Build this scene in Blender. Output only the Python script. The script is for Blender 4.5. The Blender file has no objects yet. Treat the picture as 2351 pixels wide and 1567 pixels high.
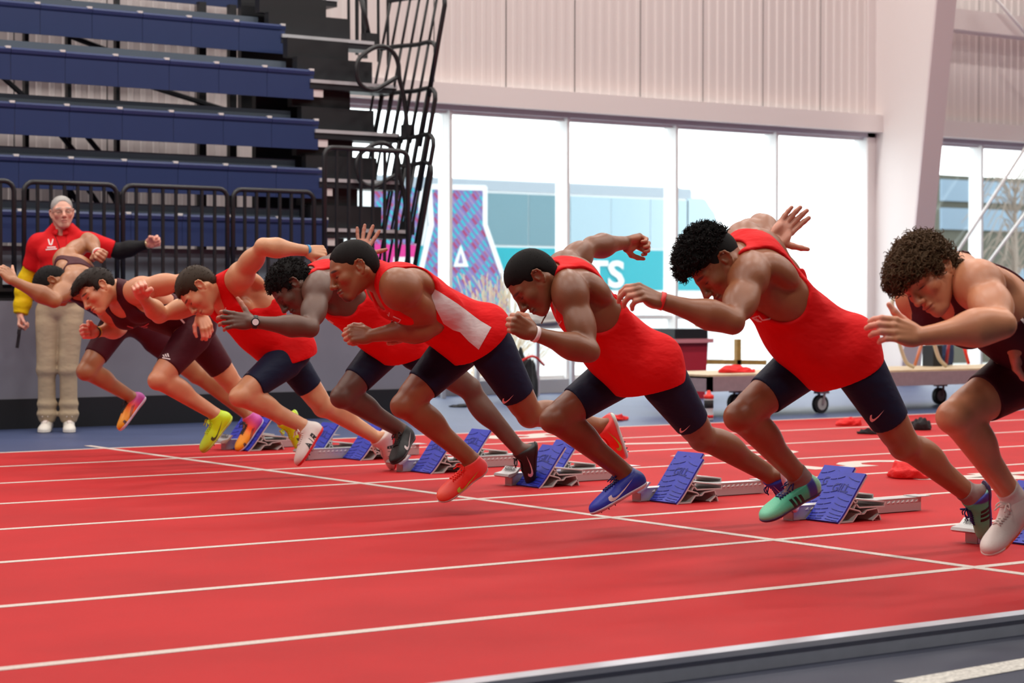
import bpy, bmesh, math, random
import numpy as np
from mathutils import Vector, Matrix
from mathutils.bvhtree import BVHTree
from mathutils.geometry import tessellate_polygon

SC = bpy.context.scene
COL = SC.collection
random.seed(7)
np.random.seed(7)

# ------------------------------------------------------------------ camera (solved from the lane grid, 1.07 m lanes)
# world: X along the track (athletes run towards -X), Y across the lanes away from the camera, Z up, track surface z = 0
F_PX, YAW, PIT, ROL, CAM_H = 4813.4, 0.953035, -0.0187207, 0.0019346, 0.961989
V = lambda *a: np.array(a, float)
FW = V(math.cos(YAW) * math.cos(PIT), math.sin(YAW) * math.cos(PIT), math.sin(PIT))
_r = V(math.sin(YAW), -math.cos(YAW), 0)
_u = np.cross(_r, FW)
RT = math.cos(ROL) * _r + math.sin(ROL) * _u
UP = -math.sin(ROL) * _r + math.cos(ROL) * _u
CAM = V(0, 0, CAM_H)
cd = bpy.data.cameras.new('camera')
cam = bpy.data.objects.new('camera', cd)
COL.objects.link(cam)
cam.matrix_world = Matrix(((RT[0], UP[0], -FW[0], 0), (RT[1], UP[1], -FW[1], 0), (RT[2], UP[2], -FW[2], CAM_H), (0, 0, 0, 1)))
cd.sensor_width = 36.0
cd.lens = F_PX * 36.0 / 2351.0
cd.clip_end = 300
cd.dof.use_dof = True
cd.dof.focus_distance = 8.9
cd.dof.aperture_fstop = 4.5
SC.camera = cam


def ray(x, y):
    return FW + (x - 1175.5) / F_PX * RT - (y - 783.5) / F_PX * UP


def at(x, y, Y):
    d = ray(x, y)
    return CAM + d * (Y / d[1])


def gnd(x, y, z=0.0):
    d = ray(x, y)
    return CAM + d * ((z - CAM_H) / d[2])


def px(p):
    d = np.asarray(p, float) - CAM
    z = d @ FW
    return 1175.5 + F_PX * (d @ RT) / z, 783.5 - F_PX * (d @ UP) / z


# ------------------------------------------------------------------ sky, lamps, exposure
SC.view_settings.view_transform = 'Standard'
SC.view_settings.look = 'None'
SC.view_settings.gamma = 1.0
SC.view_settings.exposure = 0.0
SC.view_settings.use_curve_mapping = False
W = bpy.data.worlds.new('overcast_sky')
SC.world = W
W.use_nodes = True
W.node_tree.nodes['Background'].inputs[0].default_value = (0.96, 0.98, 1.0, 1)
W.node_tree.nodes['Background'].inputs[1].default_value = 4.2
LAMP_Z = 8.6
for ix in range(6):
    for iy in range(4):
        ld = bpy.data.lights.new('high_bay_lamp', 'AREA')
        ld.shape = 'RECTANGLE'
        ld.size, ld.size_y = 1.6, 0.6
        ld.energy = 150
        ld.color = (1.0, 0.955, 0.89)
        lo = bpy.data.objects.new('high_bay_lamp', ld)
        COL.objects.link(lo)
        lo.location = (-3.0 + ix * 4.4, 1.4 + iy * 5.15, LAMP_Z)

# ------------------------------------------------------------------ materials
MATS = {}


def mat(name, col, rough=0.6, metal=0.0, var=0.0, vscale=20.0, bump=0.0, bscale=60.0, spec=0.5, trans=0.0, alpha=1.0, sheen=0.0, coat=0.0, emit=0.0):
    if name in MATS:
        return MATS[name]
    m = bpy.data.materials.new(name)
    m.use_nodes = True
    nt = m.node_tree
    b = nt.nodes['Principled BSDF']
    b.inputs['Base Color'].default_value = (*col, 1)
    b.inputs['Roughness'].default_value = rough
    b.inputs['Metallic'].default_value = metal
    b.inputs['Specular IOR Level'].default_value = spec
    b.inputs['Transmission Weight'].default_value = trans
    b.inputs['Alpha'].default_value = alpha
    b.inputs['Sheen Weight'].default_value = sheen
    b.inputs['Coat Weight'].default_value = coat
    if var or bump:
        tc = nt.nodes.new('ShaderNodeTexCoord')
    if var:
        n = nt.nodes.new('ShaderNodeTexNoise')
        n.inputs['Scale'].default_value = vscale
        n.inputs['Detail'].default_value = 5
        nt.links.new(tc.outputs['Object'], n.inputs['Vector'])
        r = nt.nodes.new('ShaderNodeValToRGB')
        r.color_ramp.elements[0].position = 0.3
        r.color_ramp.elements[1].position = 0.7
        r.color_ramp.elements[0].color = (*[max(0, c * (1 - var)) for c in col], 1)
        r.color_ramp.elements[1].color = (*[min(1, c * (1 + var)) for c in col], 1)
        nt.links.new(n.outputs['Fac'], r.inputs[0])
        nt.links.new(r.outputs[0], b.inputs['Base Color'])
    if bump:
        n2 = nt.nodes.new('ShaderNodeTexNoise')
        n2.inputs['Scale'].default_value = bscale
        n2.inputs['Detail'].default_value = 4
        nt.links.new(tc.outputs['Object'], n2.inputs['Vector'])
        bp = nt.nodes.new('ShaderNodeBump')
        bp.inputs['Strength'].default_value = bump
        bp.inputs['Distance'].default_value = 0.01
        nt.links.new(n2.outputs['Fac'], bp.inputs['Height'])
        nt.links.new(bp.outputs[0], b.inputs['Normal'])
    MATS[name] = m
    return m


def srgb(r, g, b):
    f = lambda c: c / 12.92 if c <= 0.04045 else ((c + 0.055) / 1.055) ** 2.4
    return tuple(f(c / 255.0) for c in (r, g, b))


# ------------------------------------------------------------------ object helpers
def tag(o, label=None, cat=None, group=None, kind=None):
    if label:
        o['label'] = label
    if cat:
        o['category'] = cat
    if group:
        o['group'] = group
    if kind:
        o['kind'] = kind
    return o


def empty(name, loc, label=None, cat=None, group=None, kind=None, parent=None):
    o = bpy.data.objects.new(name, None)
    COL.objects.link(o)
    o.location = loc
    if parent is not None:
        o.parent = parent
        o.location = Vector(loc) - parent.location
    o.empty_display_size = 0.1
    return tag(o, label, cat, group, kind)


def link(name, me, m, parent=None, smooth=False):
    """mesh data in world coordinates -> object (re-based on its parent's location)"""
    o = bpy.data.objects.new(name, me)
    COL.objects.link(o)
    for mm in (m if isinstance(m, (list, tuple)) else [m]):
        me.materials.append(mm)
    if parent is not None:
        o.parent = parent
        w = parent
        off = Vector((0, 0, 0))
        while w is not None:
            off += w.location
            w = w.parent
        me.transform(Matrix.Translation(-off))
    if smooth:
        me.shade_smooth()
    return o


class MB:
    """collects simple solids in one mesh"""

    def __init__(s):
        s.v, s.f = [], []

    def add(s, vs, fs):
        n = len(s.v)
        s.v += [tuple(float(c) for c in v) for v in vs]
        s.f += [tuple(i + n for i in f) for f in fs]
        return s

    def box(s, lo, hi):
        (a, b, c), (d, e, f) = lo, hi
        return s.add([(a, b, c), (d, b, c), (d, e, c), (a, e, c), (a, b, f), (d, b, f), (d, e, f), (a, e, f)],
                     [(0, 3, 2, 1), (4, 5, 6, 7), (0, 1, 5, 4), (1, 2, 6, 5), (2, 3, 7, 6), (3, 0, 4, 7)])

    def quad(s, *p):
        return s.add(p, [tuple(range(len(p)))])

    def tube(s, pts, r, n=8, closed=False, caps=True):
        pts = [np.asarray(p, float) for p in pts]
        m = len(pts)
        rs = r if isinstance(r, (list, tuple, np.ndarray)) else [r] * m
        vs, fs = [], []
        ref = None
        for i, p in enumerate(pts):
            if closed:
                d = pts[(i + 1) % m] - pts[i - 1]
            else:
                d = pts[min(i + 1, m - 1)] - pts[max(i - 1, 0)]
            d = d / (np.linalg.norm(d) + 1e-12)
            if ref is None:
                ref = V(0, 0, 1) if abs(d[2]) < 0.9 else V(1, 0, 0)
            a = ref - d * (ref @ d)
            a = a / (np.linalg.norm(a) + 1e-12)
            ref = a
            b = np.cross(d, a)
            for k in range(n):
                t = 2 * math.pi * k / n
                vs.append(p + (a * math.cos(t) + b * math.sin(t)) * rs[i])
        for i in range(m if closed else m - 1):
            j = (i + 1) % m
            for k in range(n):
                l = (k + 1) % n
                fs.append((i * n + k, i * n + l, j * n + l, j * n + k))
        if caps and not closed:
            fs.append(tuple(range(n - 1, -1, -1)))
            fs.append(tuple((m - 1) * n + k for k in range(n)))
        return s.add(vs, fs)

    def prism(s, poly, axis, lo, hi):
        """extrude a 2-D polygon along axis (0,1,2); poly in the two other axes, in cyclic order"""
        o = {0: (1, 2), 1: (0, 2), 2: (0, 1)}[axis]
        n = len(poly)
        vs = []
        for w in (lo, hi):
            for q in poly:
                p = [0, 0, 0]
                p[axis] = w
                p[o[0]], p[o[1]] = q
                vs.append(p)
        fs = [(i, (i + 1) % n, n + (i + 1) % n, n + i) for i in range(n)]
        tri = tessellate_polygon([[Vector((q[0], q[1], 0)) for q in poly]])
        fs += [tuple(t) for t in tri] + [tuple(n + i for i in t[::-1]) for t in tri]
        return s.add(vs, fs)

    def mesh(s, name):
        me = bpy.data.meshes.new(name)
        me.from_pydata(s.v, [], s.f)
        bm = bmesh.new()
        bm.from_mesh(me)
        bmesh.ops.recalc_face_normals(bm, faces=bm.faces)
        bm.to_mesh(me)
        bm.free()
        return me

    def build(s, name, m, parent=None, smooth=False):
        return link(name, s.mesh(name), m, parent, smooth)


def bez(pts, n=8):
    """Catmull-Rom through pts"""
    p = [np.asarray(q, float) for q in pts]
    p = [2 * p[0] - p[1]] + p + [2 * p[-1] - p[-2]]
    out = []
    for i in range(1, len(p) - 2):
        for k in range(n):
            t = k / n
            out.append(0.5 * ((2 * p[i]) + (-p[i - 1] + p[i + 1]) * t + (2 * p[i - 1] - 5 * p[i] + 4 * p[i + 1] - p[i + 2]) * t * t + (-p[i - 1] + 3 * p[i] - 3 * p[i + 1] + p[i + 2]) * t ** 3))
    out.append(p[-2])
    return out
# ------------------------------------------------------------------ the hall: floors, markings, walls
LINE0, LANE, X_START = 12.723, 1.07, 5.782
Y_WALL = 17.95


def floor_mat(name, col, rough, speck, spec=0.4, dark=0.8):
    m = bpy.data.materials.new(name)
    m.use_nodes = True
    nt = m.node_tree
    b = nt.nodes['Principled BSDF']
    tc = nt.nodes.new('ShaderNodeTexCoord')
    big = nt.nodes.new('ShaderNodeTexNoise')
    big.inputs['Scale'].default_value = 1.3
    big.inputs['Detail'].default_value = 6
    fine = nt.nodes.new('ShaderNodeTexNoise')
    fine.inputs['Scale'].default_value = 260
    fine.inputs['Detail'].default_value = 2
    for n in (big, fine):
        nt.links.new(tc.outputs['Object'], n.inputs['Vector'])
    add = nt.nodes.new('ShaderNodeMath')
    add.operation = 'ADD'
    mul = nt.nodes.new('ShaderNodeMath')
    mul.operation = 'MULTIPLY'
    mul.inputs[1].default_value = speck
    nt.links.new(fine.outputs['Fac'], mul.inputs[0])
    nt.links.new(big.outputs['Fac'], add.inputs[0])
    nt.links.new(mul.outputs[0], add.inputs[1])
    r = nt.nodes.new('ShaderNodeValToRGB')
    r.color_ramp.elements[0].position = 0.35
    r.color_ramp.elements[1].position = 0.65 + speck
    r.color_ramp.elements[0].color = (*[c * dark for c in col], 1)
    r.color_ramp.elements[1].color = (*[min(1, c * 1.12) for c in col], 1)
    nt.links.new(add.outputs[0], r.inputs[0])
    nt.links.new(r.outputs[0], b.inputs['Base Color'])
    b.inputs['Roughness'].default_value = rough
    b.inputs['Specular IOR Level'].default_value = spec
    bp = nt.nodes.new('ShaderNodeBump')
    bp.inputs['Strength'].default_value = 0.35
    bp.inputs['Distance'].default_value = 0.003
    nt.links.new(fine.outputs['Fac'], bp.inputs['Height'])
    nt.links.new(bp.outputs[0], b.inputs['Normal'])
    return m


M_TRACK = floor_mat('red_track', (0.43, 0.016, 0.018), 0.75, 0.7, 0.18, 0.72)
M_BLUE = floor_mat('blue_floor', (0.050, 0.072, 0.165), 0.5, 0.3, 0.4)
M_LINE = mat('line_paint', (0.62, 0.53, 0.48), 0.65, var=0.14, vscale=120, bump=0.3, bscale=300)
M_WHITE = mat('white_paint', (0.78, 0.71, 0.70), 0.55)
M_PANEL = mat('white_wall_panel', (0.73, 0.66, 0.645), 0.5)
M_FRAMEW = mat('white_window_frame', (0.8, 0.8, 0.8), 0.45)
M_GREYW = mat('grey_wall', (0.20, 0.20, 0.245), 0.6, var=0.06, vscale=3)
M_BLACK = mat('black_metal', (0.012, 0.013, 0.016), 0.4, var=0.1)
M_BLACKP = mat('black_panel', (0.009, 0.010, 0.013), 0.45)
M_SILVER = mat('aluminium', (0.66, 0.67, 0.70), 0.4, metal=0.5)
M_ALUDULL = mat('aluminium_satin', (0.66, 0.66, 0.64), 0.42, metal=0.35)
M_DARKSTEEL = mat('dark_steel', (0.03, 0.032, 0.038), 0.45, metal=0.5)

track = MB().box((-14, 4.40, -0.075), (34, LINE0 + 0.03, 0)).build('floor_track', M_TRACK)
tag(track, kind='structure')
hall = MB().box((-14, LINE0 + 0.03, -0.075), (34, Y_WALL, -0.001)).build('floor_hall', M_BLUE)
tag(hall, kind='structure')
apron = MB().box((-14, -14, -0.16), (34, 4.36, -0.06)).build('floor_apron', floor_mat('dark_blue_apron', (0.030, 0.036, 0.062), 0.6, 0.3))
tag(apron, kind='structure')
edge = empty('trim_1', (3, 4.38, 0), kind='structure')
MB().box((-14, 4.345, -0.065), (34, 4.40, -0.012)).build('edge_face', mat('grey_edge', (0.36, 0.39, 0.46), 0.45, var=0.05), edge)
for k in range(12):
    MB().box((-14 + k * 4.0, 4.34, -0.012), (-14 + k * 4.0 + 3.995, 4.405, 0.004)).build('edge_strip', mat('bright_edge', (0.62, 0.64, 0.70), 0.28, metal=0.55), edge)

for i in range(8):
    y = LINE0 - LANE * i
    MB().box((-14, y - 0.025, 0), (34, y + 0.025, 0.0015)).build('lane_line', M_LINE, track)
MB().box((X_START - 0.025, 4.41, 0), (X_START + 0.025, LINE0 + 0.30, 0.0022)).build('start_line', M_LINE, track)
a, b = gnd(2110, 1575, -0.06), gnd(2460, 1512, -0.06)
n = np.cross(b - a, V(0, 0, 1))
n = n / np.linalg.norm(n) * 0.09
MB().add([a - n + V(0, 0, .002), b - n + V(0, 0, .002), b + n * .2 + V(0, 0, .002), a + n * .2 + V(0, 0, .002)], [(0, 1, 2, 3)]).build('apron_line', mat('rough_white_paint', (0.62, 0.60, 0.55), 0.8, var=0.35, vscale=90, bump=0.6, bscale=200), apron)


def text_mesh(body, size=1.0, bold=0.0, extrude=0.0):
    cu = bpy.data.curves.new('t', 'FONT')
    cu.body = body
    cu.size = size
    cu.offset = bold
    cu.extrude = extrude
    cu.align_x = 'CENTER'
    cu.align_y = 'CENTER'
    cu.resolution_u = 3
    o = bpy.data.objects.new('t', cu)
    COL.objects.link(o)
    dg = bpy.context.evaluated_depsgraph_get()
    me = bpy.data.meshes.new_from_object(o.evaluated_get(dg))
    bpy.data.objects.remove(o)
    bpy.data.curves.remove(cu)
    return me


for k in range(1, 7):        # painted lane numbers behind the blocks, read by a runner facing -X
    me = text_mesh(str(9 - k), 1.0, 0.012)
    yc = LINE0 - LANE * (k - 0.5)
    me.transform(Matrix.Translation((8.95, yc, 0.0018)) @ Matrix.Rotation(math.pi / 2, 4, 'Z') @ Matrix.Diagonal((0.95, 1.35, 1, 1)))
    link('lane_number', me, M_LINE, track)

# wall_back: ribbed white panels, header beam, low grey sill wall
wall = empty('wall_back', (14, Y_WALL, 0), kind='structure')


def rib_panel(x0, x1, z0, z1):
    prof = []
    n = 7
    p = (x1 - x0 - 0.012) / n
    for i in range(n):
        x = x0 + 0.006 + i * p
        prof += [(x, 0), (x + p * 0.55, 0), (x + p * 0.62, -0.012), (x + p * 0.93, -0.012)]
    prof.append((x1 - 0.006, 0))
    m = MB()
    vs, fs = [], []
    for (x, d) in prof:
        vs += [(x, Y_WALL + d, z0), (x, Y_WALL + d, z1)]
    for i in range(len(prof) - 1):
        fs.append((2 * i, 2 * i + 2, 2 * i + 3, 2 * i + 1))
    m.add(vs, fs)
    return m


XW0 = 10.46
x = 11.77 - 0.9 * 9
while x < 33:
    z0 = 0.0 if x + 0.9 <= XW0 + 0.4 else 3.18
    rib_panel(x, x + 0.9, z0, 9.4).build('wall_panel', M_PANEL, wall)
    x += 0.9
MB().box((3, Y_WALL + 0.004, 0), (XW0, Y_WALL + 0.3, 9.4)).build('wall_core', mat('dark_joint', (0.12, 0.11, 0.11), 0.7), wall)
MB().box((XW0, Y_WALL + 0.024, 3.185), (34, Y_WALL + 0.3, 9.4)).build('wall_core', MATS['dark_joint'], wall)
MB().box((XW0, Y_WALL - 0.16, 2.985), (34, Y_WALL + 0.02, 3.19)).build('header_beam', M_WHITE, wall)
MB().box((XW0, Y_WALL - 0.03, 2.93), (34, Y_WALL + 0.2, 2.985)).build('header_track', mat('lilac_grey_metal', (0.42, 0.40, 0.46), 0.4), wall)
MB().box((XW0 - 0.1, Y_WALL - 0.06, 0), (34, Y_WALL + 0.2, 0.145)).build('sill_wall', mat('sill_grey', (0.42, 0.42, 0.44), 0.5), wall)
MB().box((18.2, Y_WALL - 0.45, 4.25), (34, Y_WALL - 0.2, 4.50)).build('wall_girt', M_WHITE, wall)

# glazing
M_GLASS = bpy.data.materials.new('window_glass')
M_GLASS.use_nodes = True
nt = M_GLASS.node_tree
nt.nodes.clear()
mo = nt.nodes.new('ShaderNodeOutputMaterial')
mx = nt.nodes.new('ShaderNodeMixShader')
tr = nt.nodes.new('ShaderNodeBsdfTransparent')
tr.inputs[0].default_value = (0.93, 0.96, 0.96, 1)
gl = nt.nodes.new('ShaderNodeBsdfGlossy')
gl.inputs['Roughness'].default_value = 0.02
mx.inputs[0].default_value = 0.05
nt.links.new(tr.outputs[0], mx.inputs[1])
nt.links.new(gl.outputs[0], mx.inputs[2])
nt.links.new(mx.outputs[0], mo.inputs[0])
bays = [[10.47, 11.98, 13.49, 15.0, 16.5, 17.95], [18.45, 19.95, 21.45, 22.95, 24.45, 26.0, 27.5]]
for bi, xs in enumerate(bays):
    w = empty('window_%d' % (bi + 1), (xs[0], Y_WALL, 0.145), kind='structure')
    for xm in xs:
        MB().box((xm - 0.018, Y_WALL, 0.145), (xm + 0.018, Y_WALL + 0.21, 2.94)).build('mullion', M_FRAMEW, w)
    for i in range(len(xs) - 1):
        for z in (0.16, 0.80, 2.92):
            MB().box((xs[i] + 0.018, Y_WALL + 0.06, z - 0.02), (xs[i + 1] - 0.018, Y_WALL + 0.16, z + 0.02)).build('transom', M_FRAMEW, w)
        for z0, z1 in ((0.18, 0.78), (0.82, 2.90)):
            MB().box((xs[i] + 0.018, Y_WALL + 0.11, z0), (xs[i + 1] - 0.018, Y_WALL + 0.116, z1)).build('pane', M_GLASS, w)

# tapered steel frame column by the windows
XC = 18.05


def onX(x, y, X):
    d = ray(x, y)
    return CAM + d * (X / d[0])


col = tag(empty('frame_column', (XC, Y_WALL - 0.2, 0)), 'white tapered steel frame column standing between the two window bays', 'column')
pt, pb = onX(2150, 0, XC), onX(2102, 500, XC)
yi = lambda z: pb[1] + (pt[1] - pb[1]) * (z - pb[2]) / (pt[2] - pb[2])
MB().prism([(Y_WALL - 0.005, 0), (Y_WALL - 0.005, 9.3), (yi(9.3), 9.3), (yi(0), 0)], 0, XC, XC + 0.02).build('web', M_WHITE, col)
MB().box((XC - 0.13, Y_WALL - 0.03, 0), (XC + 0.15, Y_WALL - 0.003, 9.3)).build('outer_flange', M_WHITE, col)
m = MB()
m.prism([(yi(0), 0), (yi(9.3), 9.3), (yi(9.3) - 0.03, 9.3), (yi(0) - 0.03, 0)], 0, XC - 0.02, XC + 0.30)
m.build('inner_flange', mat('pinkish_white_steel', (0.66, 0.56, 0.575), 0.5), col)
for (q0, q1) in (((2285, -4), (2362, 85)), ((2190, 590), (2322, 388)), ((2272, 600), (2372, 466))):
    yb = Y_WALL - (0.55 if q0[1] < 0 else 0.3)
    A, B = at(*q0, yb), at(*q1, yb)
    e = B - A
    o = MB().tube([A - e * 0.6, B + e * 0.9], 0.02, 8).build('brace_rod', M_FRAMEW, smooth=True)
    tag(o, {-4: 'white diagonal tie rod high up, below the wall girt beside the frame column', 590: 'white diagonal tie rod crossing the far window, the one next to the frame column', 600: 'white diagonal tie rod crossing the far window, above the maroon back of the curly-haired runner'}[q0[1]], 'rod', 'diagonal tie rods by the window')

# remaining shell
tag(MB().box((-14, -14, 9.4), (34, Y_WALL + 0.3, 9.6)).build('ceiling', mat('ceiling_white', (0.32, 0.32, 0.33), 0.8)), kind='structure')
tag(MB().box((-14, -14.2, -0.16), (34, -14, 9.4)).build('wall_front', mat('grey_front_wall', (0.3, 0.3, 0.31), 0.7)), kind='structure')
tag(MB().box((-14.2, -14, -0.16), (-14, Y_WALL + 0.3, 9.4)).build('wall_left', M_WHITE), kind='structure')
tag(MB().box((34, -14, -0.16), (34.2, Y_WALL + 0.3, 9.4)).build('wall_right', M_WHITE), kind='structure')
tag(MB().box((-14, Y_WALL, -0.16), (3.7, Y_WALL + 0.3, 9.4)).build('wall_rear', M_WHITE), kind='structure')

# ------------------------------------------------------------------ telescopic bleachers
YB = 15.04
ble = tag(empty('telescopic_bleacher', (8, YB, 0)), 'navy telescopic bleacher with rows of moulded seats and black stair end', 'bleacher')
MB().box((-2, YB, 0.225), (9.70, YB + 0.06, 0.965)).build('front_panel', M_GREYW, ble)
MB().box((-2, YB - 0.02, 0.0), (9.70, YB + 0.06, 0.225)).build('base_panel', M_BLACKP, ble)
MB().box((-2, YB + 0.0, 0.965), (9.70, YB + 0.9, 0.985)).build('deck', M_DARKSTEEL, ble)
MB().box((9.64, YB + 0.06, 0.0), (9.70, 17.6, 0.965)).build('side_panel', M_GREYW, ble)
M_SEAT = mat('navy_seat_plastic', (0.020, 0.040, 0.135), 0.38, spec=0.5, var=0.06, vscale=2)
M_DECK = mat('bleacher_deck', (0.11, 0.14, 0.175), 0.4)
rows = [(1.683, 15.70), (2.117, 15.78), (2.545, 15.86), (2.985, 15.94), (3.43, 16.45), (3.90, 17.1)]
SW = 0.462
seat_me = {}
for ri, (zt, yr) in enumerate(rows):
    xe = 9.20
    nmod = 9
    prof = [(0.0, -0.262), (0.0, -0.06), (-0.012, -0.045), (-0.016, -0.02), (-0.006, -0.004), (0.02, 0), (0.30, -0.012), (0.30, -0.03), (0.03, -0.03), (0.02, -0.06), (0.012, -0.262)]
    for j in range(nmod):
        x0 = xe - (j + 1) * SW
        if x0 < 4.5:
            break
        if 'seat' not in seat_me:
            seat_me['seat'] = MB().prism([(p[0], p[1]) for p in prof], 0, 0.002, SW - 0.002).mesh('seat')
            seat_me['seat'].materials.append(M_SEAT)
            seat_me['plate'] = MB().box((SW - 0.045, -0.014, -0.012), (SW - 0.003, 0.012, 0.006)).mesh('plate')
            seat_me['plate'].materials.append(mat('white_tag', (0.75, 0.75, 0.75), 0.5))
        s = bpy.data.objects.new('seat', seat_me['seat'])
        COL.objects.link(s)
        s.parent = ble
        s.location = Vector((x0, yr, zt)) - ble.location
        t = bpy.data.objects.new('seat_plate', seat_me['plate'])
        COL.objects.link(t)
        t.parent = s
    MB().box((3.5, yr + 0.28, zt - 0.04), (xe - 0.12, yr + 0.36, zt + 0.088)).build('row_deck', M_DECK, ble)
    # stair end of the row
    xr = (10.0, 10.0, 10.02, 10.05, 10.12, 10.12)[ri]
    MB().box((9.16, yr - 0.02, zt - 0.115), (xr, yr + 0.25, zt - 0.085)).build('step_nosing', M_SILVER, ble)
    MB().box((9.16, yr - 0.005, zt - 0.165), (xr, yr + 0.25, zt - 0.115)).build('step_edge', M_DARKSTEEL, ble)
    MB().box((9.10, yr + 0.12, zt - 0.085), (xr - 0.18, yr + 0.2, zt + 0.12)).build('step_riser', M_BLACKP, ble)
    MB().box((9.05, yr + 0.20, zt + 0.12), (xr - 0.38, yr + 0.28, zt + 0.29)).build('step_riser', M_BLACKP, ble)
    if ri < 4:
        MB().box((9.19, yr + 0.01, zt - 0.235), (9.30, yr + 0.03, zt - 0.17)).build('step_plate', M_WHITE, ble)
MB().box((-2, 15.82, 1.13), (9.1, 15.9, 1.40)).build('row_deck', mat('grey_blue_riser', (0.16, 0.19, 0.24), 0.5), ble)
MB().box((-2, 15.78, 1.095), (9.1, 15.9, 1.128)).build('row_edge', mat('pale_edge', (0.45, 0.46, 0.50), 0.5), ble)
MB().box((-2, 15.95, 0.985), (9.1, 16.0, 1.095)).build('row_base', M_BLACKP, ble)
MB().box((8.85, 16.35, 0.98), (9.75, 16.42, 2.78)).build('aisle_panel', M_BLACKP, ble)
MB().box((9.0, 16.9, 2.7), (9.62, 16.97, 3.7)).build('aisle_panel', M_BLACKP, ble)
for pxx in (-60, 73, 171, 283, 478, 548):
    p = at(pxx, 300, 16.7)
    w = 0.018 if pxx < 400 else 0.035
    MB().box((p[0] - w, 16.8, 0.98), (p[0] + w, 16.86, 3.62)).build('frame_post', M_BLACK, ble)
for (q0, q1) in (((185, 92), (258, 120)), ((345, 198), (510, 250)), ((10, 180), (60, 225)), ((135, 305), (165, 340)), ((195, 308), (230, 350)), ((150, 420), (215, 520)), ((190, 415), (260, 520)), ((240, 420), (300, 520))):
    A, B = at(*q0, 16.8), at(*q1, 16.8)
    e = B - A
    MB().tube([A - e * 0.35, B + e * 0.35], 0.024, 6).build('frame_brace', M_DARKSTEEL, ble)


def guard(name, x0, x1, z0, z1, y, label, group=None, cat='railing', spacing=0.108, rad=0.02):
    g = empty(name, ((x0 + x1) / 2, y, z0), parent=ble)
    rc = 0.075
    pts = [V(x0, y, z0), V(x0, y, z1 - rc)] + [V(x0 + rc - rc * math.cos(t), y, z1 - rc + rc * math.sin(t)) for t in (.4, .8, 1.2)] + [V(x0 + rc, y, z1)]
    pts += [V(x1 - rc, y, z1)] + [V(x1 - rc + rc * math.sin(t), y, z1 - rc + rc * math.cos(t)) for t in (.4, .8, 1.2)] + [V(x1, y, z1 - rc), V(x1, y, z0)]
    MB().tube(pts, rad, 8).build('rail_frame', M_BLACK, g, True)
    MB().box((x0, y - 0.012, z0 + 0.05), (x1, y + 0.012, z0 + 0.075)).build('bottom_rail', M_BLACK, g)
    n = max(2, round((x1 - x0) / spacing))
    for i in range(1, n):
        xx = x0 + (x1 - x0) * i / n
        MB().box((xx - 0.011, y - 0.011, z0 + 0.06), (xx + 0.011, y + 0.011, z1)).build('picket', M_BLACK, g)
    return g


guard('guard_rail', 5.25, 6.10, 0.985, 1.865, YB + 0.03, 'black picket guard rail beside the yellow sleeve of the official', 'picket rails along the bleacher front')
guard('guard_rail', 6.18, 6.94, 0.985, 1.865, YB + 0.03, 'black picket guard rail on the grey wall behind the official with the pistol', 'picket rails along the bleacher front')
guard('guard_rail', 6.99, 7.90, 0.985, 1.865, YB + 0.03, 'black picket guard rail below the seat rows, beside the raised fist of the official', 'picket rails along the bleacher front')
guard('guard_rail', 7.95, 8.70, 0.985, 1.865, YB + 0.03, 'black picket guard rail next to the taller stair rail of the bleacher', 'picket rails along the bleacher front')
guard('stair_guard_rail', 8.80, 9.62, 0.985, 2.24, YB + 0.03, 'tall black picket guard rail closing the bleacher stair', spacing=0.115, rad=0.022)

# leaning end rails of the stair, one above the other
XE = 10.02
for k, (yt, xr_) in enumerate(((-14, 1026), (96, 1006), (202, 1004), (308, 1000), (372, 995))):
    g = empty('end_rail', tuple(onX(960, yt + 120, XE)), parent=ble)
    lean, drop = 0.185, (235, 240, 235, 250, 300)[k]
    P = lambda u, v: onX(xr_ - u - lean * v, yt + v, XE)
    pts = [P(-2, drop), P(0, 26), P(3, 12), P(10, 3), P(20, 0), P(48, 3 + 0.08 * 48), P(86, 10)] + ([P(128, 16)] if k < 3 else [])
    MB().tube([p for p in bez(pts[:2], 2)] + [np.asarray(p) for p in pts[2:]], 0.021, 7).build('rail_frame', M_BLACK, g, True)
    for u in ((21, 41, 61, 82, 104, 126) if k < 3 else (21, 41, 61, 82)):
        MB().tube([P(u, 4), P(u, drop - 8)], 0.0135, 6).build('picket', M_BLACK, g, True)
for i, pxx in enumerate((800, 818, 836, 868, 890)):     # straight pickets further back
    A = at(pxx, -30, 17.2)
    B = at(pxx + 1, 118 + i * 8, 17.2)
    o = MB().tube([A, B], 0.016 if i != 2 else 0.035, 6).build('rear_post', M_BLACK, ble)

loop = [(934, 290), (931, 250), (926, 215), (917, 180), (914, 145), (903, 121), (885, 108), (863, 108), (841, 120), (824, 136), (818, 161), (825, 190), (843, 204), (863, 205), (885, 193), (912, 177)]
for dy, dx, lab in ((0, 0, 'black looped stair handrail on the upper steps of the bleacher'), (222, 0, 'black looped stair handrail behind the tall stair rail')):
    hr = empty('stair_handrail', tuple(at(934 + dx, 300 + dy, 15.75)), parent=ble)
    MB().tube(bez([at(p[0] + dx, p[1] + dy, 15.72) for p in loop], 5), 0.021, 8).build('rail_loop', M_BLACK, hr, True)
    p = at(934 + dx, 302 + dy, 15.75)
    MB().box((p[0] - 0.045, 15.69, p[2] - 0.06), (p[0] + 0.045, 15.78, p[2] + 0.06)).build('rail_socket', M_BLACK, hr)
q = at(832, 0, 16.6)
hr = empty('stair_handrail', tuple(at(845, 90, 16.5)), parent=ble)
MB().tube([at(826, -20, 16.5), at(848, 90, 16.5)], 0.024, 8).build('rail_post', M_BLACK, hr, True)
p = at(848, 95, 16.5)
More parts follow.
